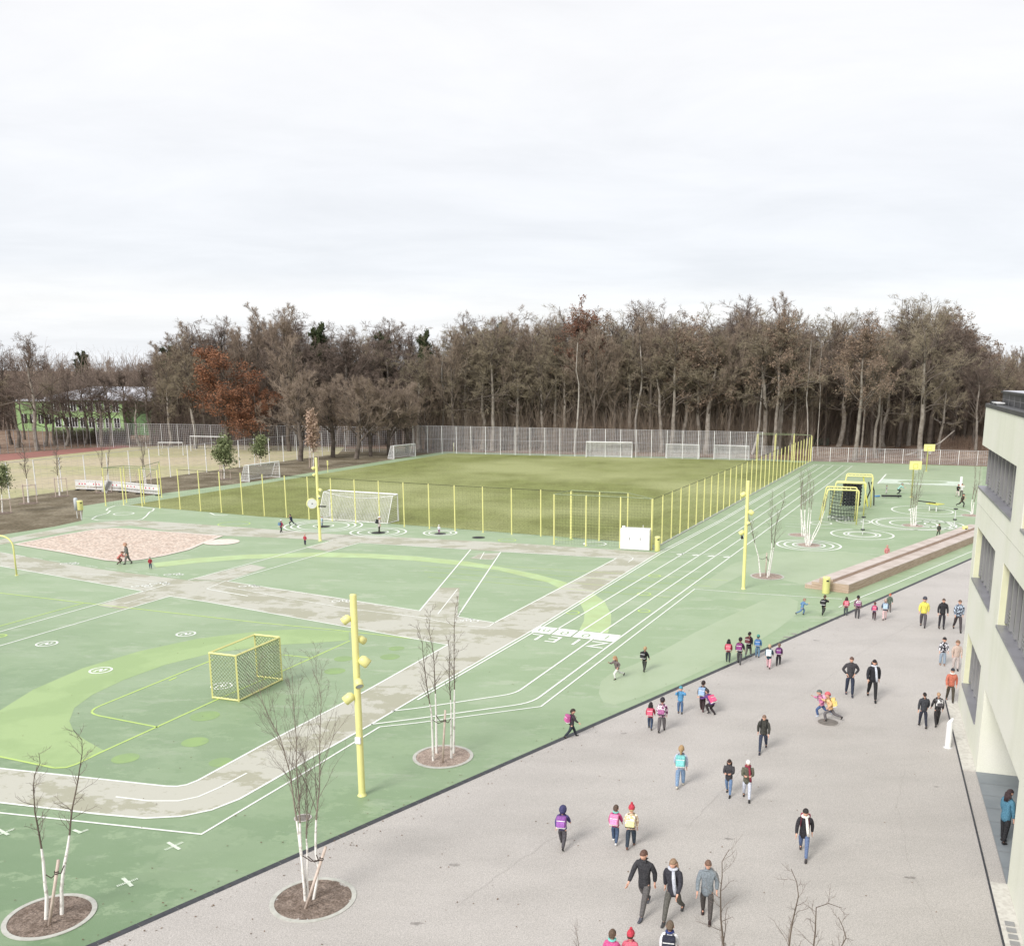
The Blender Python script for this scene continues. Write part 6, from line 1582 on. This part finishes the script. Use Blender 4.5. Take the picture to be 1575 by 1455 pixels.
def person(desc, foot, heady, face, pose='stepA', jac=BLK, tro=DJ, shoe=(40, 38, 40), hair=(70, 50, 40), hat=None, bob=False, long=False, hood=None, bag=None, bagname='backpack', child=True, coat=0, pat=None, scarf=None, baglabel=None, btrim=(235, 235, 235), group=None, hz=0.0, H=None, pony=False):
    c = G(*foot); c.z = hz
    H = H or HT(foot, heady)
    body, jm, tm, sh, rs = body_set(pose, child, coat)
    s = H/(rs['top']+(.01 if hat else .0)); rz = R(face)-PI/2
    t = thing('person', desc, 'person', c, rz, group); t.scale = (s*1.14, s*1.14, s)
    def part(nm, me, ms):
        me = me.copy(); o = bpy.data.objects.new(nm, me); COL.objects.link(o); me.materials.clear()
        for m in ms: me.materials.append(m)
        o.parent = t; return o
    part('body', body, [SKIN, EYE, LIP]); part('jacket', jm, [cmat(jac, pat)]); part('trousers', tm, [cmat(tro)])
    for m in sh: part('shoe', m, [cmat(shoe)])
    if hood: part('hood', cap_mesh('hood', rs, -.85, .105, .128, .138, .1, seed=3), [cmat(hood)])
    hm = cap_mesh('hair', rs, .16 if not long else .12, .084, .108, .127, 1.15 if long else .72, tail=.12 if pony else 0, seed=5)
    part('hair', hm, [cmat(hair)])
    if long and not hood:
        b = MB(); nb = rs['nb']; up = rs['up']
        for i in range(7):
            a = -PI*.85+PI*.7*i/6; x = .085*math.cos(a)*rs['HS']; y = .1*math.sin(a)*rs['HS']
            b.tube([rs['head']+Vector((x, y-.01, 0)), rs['head']+Vector((x*1.15, y*1.15-.01, -.12)), rs['head']+Vector((x*1.2, y*1.25-.03, -.26*rs['HS']))], [.03, .032, .012], 6)
        obj('hair', b, cmat(hair), t, True)
    if hat: part('hat', cap_mesh('hat', rs, .22, .092, .115, .145, .25, .035 if bob else 0, seed=7), [cmat(hat)])
    if scarf:
        b = MB(); nb = rs['nb']; b.tube([nb+Vector((.085*math.cos(a), .08*math.sin(a)+.01, .03)) for a in np.linspace(0, 2*PI, 13)[:-1]], .04, 8, closed=True)
        if scarf[1]: b.tube([nb+Vector((-.04, .1, 0)), nb+Vector((-.07, .15, -.18)), nb+Vector((-.10, .15, -.45)), nb+Vector((-.12, .13, -.62))], [.035, .045, .045, .04], 8)
        obj('scarf', b, cmat(scarf[0]), t, True)
    if bag:
        Mx = Matrix.Translation(c)@Matrix.Rotation(rz, 4, 'Z')
        lf = math.atan2(rs['up'].y, rs['up'].z)
        bt_ = thing('backpack', baglabel or shortlab(bagname+' on the back of the '+desc), 'backpack', c, rz, 'school bags'); bt_.scale = (s*1.14, s*1.14, s)
        big = 1.12 if child else .95
        q = rs['ch']+Vector((0, -.215*rs['fat']**.8, -.07)); rot = Matrix.Rotation(-lf, 3, 'X')
        def bb(nm, c_, sz, bv, m, par=bt_):
            b = MB(); b.bbox((0, 0, 0), sz, bv); b.v = [tuple(rot@Vector(v)+q+rot@Vector(c_)) for v in b.v]; return obj(nm, b, m, par, False)
        bb('pack_body', (0, 0, 0), (.31*big, .18*big, .40*big), .05, cmat(bag, btrim if pat else None)); bb('front_pocket', (0, -.10*big, -.07), (.25*big, .06, .20*big), .022, cmat(tuple(min(255, int(x*1.08+8)) for x in bag)))
        bb('reflective_band', (0, -.092*big, .075), (.27*big, .02, .03), .006, cmat(btrim)); bb('base', (0, 0, -.2*big), (.30*big, .17*big, .05), .02, cmat(btrim if pat is None and child else (40, 40, 45)))
        b = MB()
        for sx in (-1, 1): b.tube([q+Vector((sx*.09, .07, .17)), rs['nb']+Vector((sx*.10, .02, -.0)), rs['ch']+Vector((sx*.115, .155*rs['fat']**.6, .0)), rs['ch']+Vector((sx*.125, .14, -.16)), q+Vector((sx*.13, .06, -.16))], .017, 5)
        obj('shoulder_strap', b, cmat(tuple(int(x*.6) for x in bag)), bt_)
    return t
AW = 75      # walking away up the plaza
TO = -100    # walking towards the camera
P_ = person
# foreground plaza
P_('child in a blue and purple hooded jacket walking away alone on the near plaza', (865, 1302), 1240, 80, 'walkA', (72, 62, 130), (75, 72, 78), hood=(60, 60, 110), bag=(150, 75, 175), bagname='purple satchel')
P_('girl with brown hair and turquoise hood walking beside the child in the red hat', (946, 1296), 1238.5, 75, 'stepA', (215, 40, 130), (60, 85, 120), (235, 235, 235), (92, 72, 58), bag=(238, 130, 190), bagname='pink satchel', scarf=((120, 215, 205), False))
P_('girl in a red knitted hat with yellow satchel walking on the near plaza', (970, 1303), 1238, 80, 'stepB', (240, 205, 170), (42, 58, 75), (120, 80, 65), (210, 180, 130), hat=(205, 20, 60), bob=True, bag=(250, 225, 150), bagname='yellow patterned satchel', pat=(250, 240, 215))
P_('tall adult in black coat striding toward the camera, left of the big near group', (990, 1404), 1304, -120, 'walkA', (50, 50, 56), (95, 92, 92), (75, 78, 90), (105, 72, 58), child=False, coat=1, hat=None, H=1.80)
P_('adult with pale scarf and dark coat striding in the middle of the big near group', (1034, 1414), 1311, -115, 'walkB', (48, 48, 60), (92, 90, 84), (60, 60, 62), (160, 128, 98), child=False, coat=1, scarf=((200, 205, 220), True), long=True, H=1.72)
P_('person in grey blue coat partly hidden by the bare treetop at the bottom', (1086, 1414), 1322, -100, 'stepA', (128, 140, 150), (80, 74, 72), (50, 28, 28), (125, 90, 70), child=False, coat=1, H=1.68)
P_('child with turquoise hood cut off by the bottom edge beside the red hat', (940, 1508), 1436.5, 75, 'stepA', (215, 60, 140), DJ, hair=(100, 78, 60), scarf=((110, 215, 205), False), H=1.27)
P_('child in red hat cut off by the bottom edge', (968, 1508), 1435.5, 75, 'stepB', (225, 90, 120), DJ, hat=(205, 20, 60), bob=True, H=1.26)
P_('brown haired boy in blue and white jacket cut off by the bottom edge', (1028, 1500), 1425.5, 80, 'stepA', (235, 235, 240), DJ, hair=(110, 92, 74), bag=(38, 42, 62), bagname='dark blue backpack', scarf=((40, 60, 130), False), H=1.36, baglabel='dark blue backpack on the boy cut off by the bottom edge')
P_('child with mint backpack and light jeans walking away in the middle of the plaza', (1046, 1210), 1147, 80, 'stepB', (190, 200, 225), (120, 155, 195), (215, 205, 185), (180, 145, 95), bag=(110, 205, 205), bagname='mint backpack', pony=True)
P_('child in pale trousers running on the green court near the finish letters', (949, 1044), 1008, -150, 'run', (120, 105, 105), (225, 225, 222), hair=(185, 140, 95), long=True)
P_('blond child in black with black backpack standing on the green court', (991, 1032), 994.5, 60, 'stepA', (35, 35, 38), (60, 65, 60), hair=(185, 150, 105), bag=(32, 32, 36), bagname='black backpack')
P_('child in dark clothes with magenta satchel stepping over the drain line', (879, 1134), 1090, 20, 'walkA', (60, 50, 60), (35, 45, 60), hair=(60, 50, 40), bag=(195, 70, 150), bagname='magenta satchel')
P_('girl in a red jacket with white trimmed satchel, left of a pair at the drain', (1000, 1121), 1080, 78, 'stepA', (200, 40, 70), (50, 70, 100), hair=(40, 30, 34), bag=(225, 70, 110), bagname='red satchel', long=True)
P_('girl in dark hat with purple striped jacket beside the girl in red', (1017.5, 1125), 1073, 78, 'stepB', (130, 60, 110), (100, 95, 98), hat=(48, 42, 52), bag=(165, 80, 140), bagname='purple striped satchel', pat=(225, 195, 215))
P_('child in a light blue jacket holding both hands to the face', (1046, 1097), 1055, -95, 'eyes', (60, 150, 205), (70, 105, 150), hair=(80, 150, 160), hat=(60, 150, 175))
P_('dark haired child with a light blue satchel walking toward the small group', (1080, 1093), 1047, 70, 'stepA', (50, 52, 60), (60, 40, 45), (90, 25, 35), (45, 32, 30), bag=(140, 175, 215), bagname='light blue satchel')
P_('child in purple jacket bending beside the light blue satchel', (1095, 1099), 1062, 130, 'crouch', (95, 45, 130), (45, 35, 40), hair=(60, 55, 58), bag=(235, 70, 130), bagname='bright pink satchel')
P_('girl with black hair and red satchel, leftmost of the six at the drain line', (1119.6, 1018), 983, 78, 'stand', (190, 45, 75), (50, 62, 70), hair=(28, 28, 32), bag=(225, 80, 110), bagname='red and white satchel', long=True)
P_('child in black hat with purple satchel, second of the six at the drain line', (1137, 1021), 980.5, 70, 'stepA', (60, 50, 70), (78, 78, 82), hat=(28, 28, 32), bag=(135, 40, 120), bagname='dark purple satchel')
P_('dark haired child in a long black coat, tallest of the six at the drain line', (1151, 1009), 972, 60, 'stepB', (34, 34, 38), (105, 100, 95), (130, 160, 165), (35, 28, 28), bag=(100, 40, 50), bagname='burgundy backpack', coat=2)
P_('child in blue jacket and teal hat, fourth of the six at the drain line', (1164.8, 1011), 976, 75, 'stand', (70, 140, 190), (95, 135, 165), hat=(45, 145, 135), bag=(60, 120, 185), bagname='blue satchel')
P_('child in teal jacket and pink leggings with white satchel at the drain line', (1182, 1027.5), 991, 70, 'stepA', (40, 80, 95), (225, 170, 180), (85, 30, 35), (200, 170, 130), bag=(205, 225, 235), bagname='white satchel', coat=1)
P_('brown haired child with purple backpack, rightmost of the six at the drain line', (1197, 1023), 989.5, 75, 'stepB', (95, 35, 95), (35, 35, 40), hair=(130, 100, 80), bag=(120, 40, 125), bagname='purple backpack', pony=True)
P_('child in a blue jacket running on the green court below the bleacher', (1233, 946), 920, 10, 'run', (90, 140, 190), (85, 125, 175), hair=(165, 130, 110))
P_('child dressed in black hopping on the green court below the yellow bin', (1266, 946), 915.5, 60, 'run', (32, 32, 35), (50, 55, 48), hair=(90, 65, 50), bag=(30, 30, 34), bagname='small black backpack')
P_('girl in red jacket standing by the drain line below the bleacher', (1300.5, 946.5), 918, 78, 'stand', (205, 45, 75), (75, 85, 90), hair=(60, 35, 35), bag=(230, 100, 125), bagname='bright red satchel', long=True)
P_('child in black hat and purple striped jacket by the drain line below the bleacher', (1318, 951), 916, 78, 'stand', (115, 55, 90), (80, 78, 82), hat=(28, 28, 32), bag=(140, 70, 120), bagname='plum striped satchel', pat=(225, 190, 205))
P_('child in purple jacket with a pink bag on the far plaza', (1344, 953), 926, 70, 'stepA', (110, 45, 125), (70, 45, 50), hair=(110, 60, 55), bag=(220, 50, 110), bagname='deep pink satchel')
P_('child with light blue satchel and pale pink trousers on the far plaza', (1360, 953.3), 921, 75, 'stepB', (90, 110, 135), (225, 190, 190), (95, 40, 45), (190, 160, 140), bag=(160, 190, 215), bagname='pale blue satchel')
P_('red haired child standing behind the light blue satchel at the plaza edge', (1367, 941), 912.5, -90, 'stand', (90, 110, 95), (110, 100, 95), hair=(190, 80, 45))
P_('man in a dark grey jacket with hands in pockets walking toward the camera', (1306, 1070), 1009.5, -98, 'pocket', (62, 60, 66), (38, 50, 75), (60, 62, 78), (110, 82, 70), child=False, pat=None, H=1.76)
P_('woman in black with a pale bag across her chest beside the man in grey', (1340.5, 1076), 1013.5, -100, 'walkA', (32, 34, 44), (28, 28, 32), (22, 22, 25), (40, 28, 28), child=False, long=True, scarf=((205, 212, 225), True))
P_('child in pink jacket running in the middle of the plaza', (1263, 1101.5), 1061, 170, 'run', (225, 120, 175), (60, 95, 150), (190, 205, 225), (90, 110, 105), bag=(240, 175, 215), bagname='rose satchel')
P_('child in red hat with a yellow orange satchel running over the manhole cover', (1276, 1109), 1064.5, 165, 'run', (240, 190, 130), (110, 105, 110), hat=(225, 90, 100), bag=(248, 215, 110), bagname='yellow orange satchel')
P_('boy in a dark quilted jacket and jeans walking alone toward the camera', (1173, 1156), 1098.5, -105, 'walkB', (62, 62, 56), (48, 60, 85), (38, 42, 60), (135, 105, 85), child=False, coat=0, bag=(30, 30, 34), bagname='black shoulder bag')
P_('dark haired girl in a long dark jacket looking down beside the white hat', (1120, 1223), 1166.5, -108, 'phone', (62, 60, 66), (95, 130, 175), (28, 28, 32), (58, 40, 34), child=False, coat=1, long=True)
P_('girl in a white hat with burgundy top and olive jacket', (1148, 1230), 1167.5, -98, 'phone', (98, 98, 80), (205, 212, 230), (32, 30, 32), (185, 140, 100), hat=(245, 242, 240), child=False, coat=1, scarf=((150, 25, 60), True))
P_('person in a black beanie and long white scarf carrying a crimson backpack', (1235, 1317), 1242, -105, 'walkA', (40, 38, 46), (92, 115, 160), (62, 56, 58), (40, 36, 36), hat=(45, 38, 38), child=False, coat=1, scarf=((245, 242, 236), True), bag=(165, 30, 75), bagname='crimson backpack', btrim=(120, 20, 60))
# right side by the building
P_('child in a bright yellow jacket on the far plaza near the building', (1419, 964), 917, -110, 'stepA', (235, 225, 60), (90, 85, 90), hair=(60, 62, 70), hat=(70, 72, 85))
P_('man in black standing right of the yellow jacket', (1447.5, 967), 920, -95, 'stand', (40, 40, 46), (48, 46, 56), hair=(100, 80, 68), child=False, coat=0)
P_('person in a dark patterned jacket at the wall edge, behind the man in black', (1472, 970.5), 922, -100, 'walkA', (72, 78, 100), (70, 62, 66), hair=(120, 92, 74), child=False, pat=(185, 200, 215))
P_('child in a dark jacket with white stripes and light jeans near the wall', (1449, 1023), 979.5, -95, 'stand', (42, 42, 55), (150, 170, 190), (150, 115, 95), (40, 36, 38), pat=(225, 225, 232))
P_('beige dressed child right at the wall behind the orange jacket', (1469, 1031), 984, -95, 'stand', (205, 180, 165), (200, 185, 180), hair=(140, 105, 78))
P_('person in an orange jacket and olive trousers holding something white near the wall', (1460.5, 1080), 1027, -100, 'stepA', (205, 105, 75), (78, 70, 56), hair=(42, 46, 56), child=False, scarf=((235, 230, 225), False), hat=(46, 50, 60))
P_('boy in black jacket and dark blue trousers walking away by the bollard', (1418.5, 1118), 1065.5, 85, 'stepA', (55, 58, 66), (38, 42, 62), hair=(42, 34, 32), child=False)
P_('blond person in dark patterned jacket with dark backpack walking away by the bollard', (1440, 1116), 1065.5, 85, 'stepB', (52, 48, 50), (42, 38, 40), hair=(190, 150, 110), child=False, bag=(66, 62, 66), bagname='dark patterned backpack', pat=(90, 86, 88))
P_('dark haired woman in a teal puffer jacket standing in the building passage', (1543, 1297), 1214.5, 20, 'stand', (62, 130, 160), (28, 28, 34), (32, 26, 28), (62, 42, 46), child=False, coat=1, long=True, H=1.70, hz=.02)
# far right court
P_('child in black clapping by the court line, front of the group of three', (1472.6, 764), 744.6, -90, 'phone', (28, 28, 32), (215, 200, 195), hair=(140, 60, 50))
P_('child in a white top in the middle of the group of three', (1478.5, 763), 743.6, -100, 'eyes', (225, 225, 222), (120, 115, 110), hair=(110, 70, 60))
P_('child in dark brown running beside the group on the far court', (1478.5, 780), 759, -60, 'run', (75, 62, 50), (50, 50, 46), hair=(70, 55, 45))
P_('dark blurred looking child walking behind the bleacher', (1443, 825.4), 805, -90, 'stepA', (70, 72, 62), (85, 92, 80), hair=(60, 55, 50))
P_('child in a mint top bending forward on the far court', (1381, 760), 742.7, 0, 'crouch', (150, 205, 195), (40, 55, 55), hair=(120, 140, 130))
P_('small grey child standing left of the bending child on the far court', (1363, 759.5), 746, 0, 'stand', (150, 150, 150), (190, 180, 185), hair=(80, 75, 75))
P_('child in a red top just behind the long bleacher', (1363, 862), 838, -90, 'stand', (215, 130, 130), (185, 190, 160), hair=(200, 140, 130))
# left half
P_('child in red jacket standing in front of the sand pit', (231.8, 874.5), 856.5, -60, 'stand', (175, 25, 50), (60, 85, 110), hair=(110, 120, 120), hat=(120, 130, 130))
P_('taller child at the corner of the sand pit', (196.6, 867.6), 834.5, 200, 'stepA', (110, 110, 105), (120, 115, 110), hair=(190, 140, 115))
P_('smaller child in red leaning at the corner of the sand pit', (182.5, 867.6), 848, 20, 'crouch', (205, 110, 100), (110, 80, 75), hair=(110, 85, 75))
P_('child in magenta jacket and white hat near the painted rings', (432.8, 819), 799.4, 60, 'stepA', (190, 40, 95), (50, 45, 55), hat=(225, 230, 240), bag=(55, 110, 150), bagname='teal blue backpack')
P_('child in navy running beside the painted rings', (449, 808.8), 791, 160, 'run', (32, 38, 75), (38, 42, 62), hair=(40, 38, 42))
P_('child in crimson jacket on the grey path by the far lamp post', (469.4, 838), 821.5, 80, 'stand', (190, 30, 60), (60, 55, 80), hair=(215, 150, 130))
P_('child in white hat and long pale coat on the round trampoline', (583.5, 819), 794.3, 30, 'stand', (205, 195, 190), (50, 38, 40), hat=(235, 235, 235), coat=2, bag=(35, 40, 45), bagname='dark backpack')
P_('small child in white on the round mat right of the trampoline', (675.4, 820.5), 807, -90, 'stand', (225, 230, 238), (150, 80, 140), hair=(220, 215, 210), hat=(235, 235, 240))
P_('child in pale blue behind the lamp post with the disc', (495.5, 809.8), 794, 0, 'stand', (175, 205, 225), (150, 170, 190), hair=(150, 140, 130))

# ------------------------------------------------------------------ tidy
import collections
_c = collections.Counter(o['label'] for o in bpy.data.objects if 'label' in o.keys() and 'group' not in o.keys())
for o in bpy.data.objects:
    if 'label' in o.keys() and (len(o['label'].split()) > 16 or _c[o['label']] > 1): print('LABEL', len(o['label'].split()), o['label'])
for o in bpy.data.objects:
    if o.parent is None and o.type == 'EMPTY' and 'label' in o.keys(): pass
print('objects', len(bpy.data.objects), 'trees', NT[0])
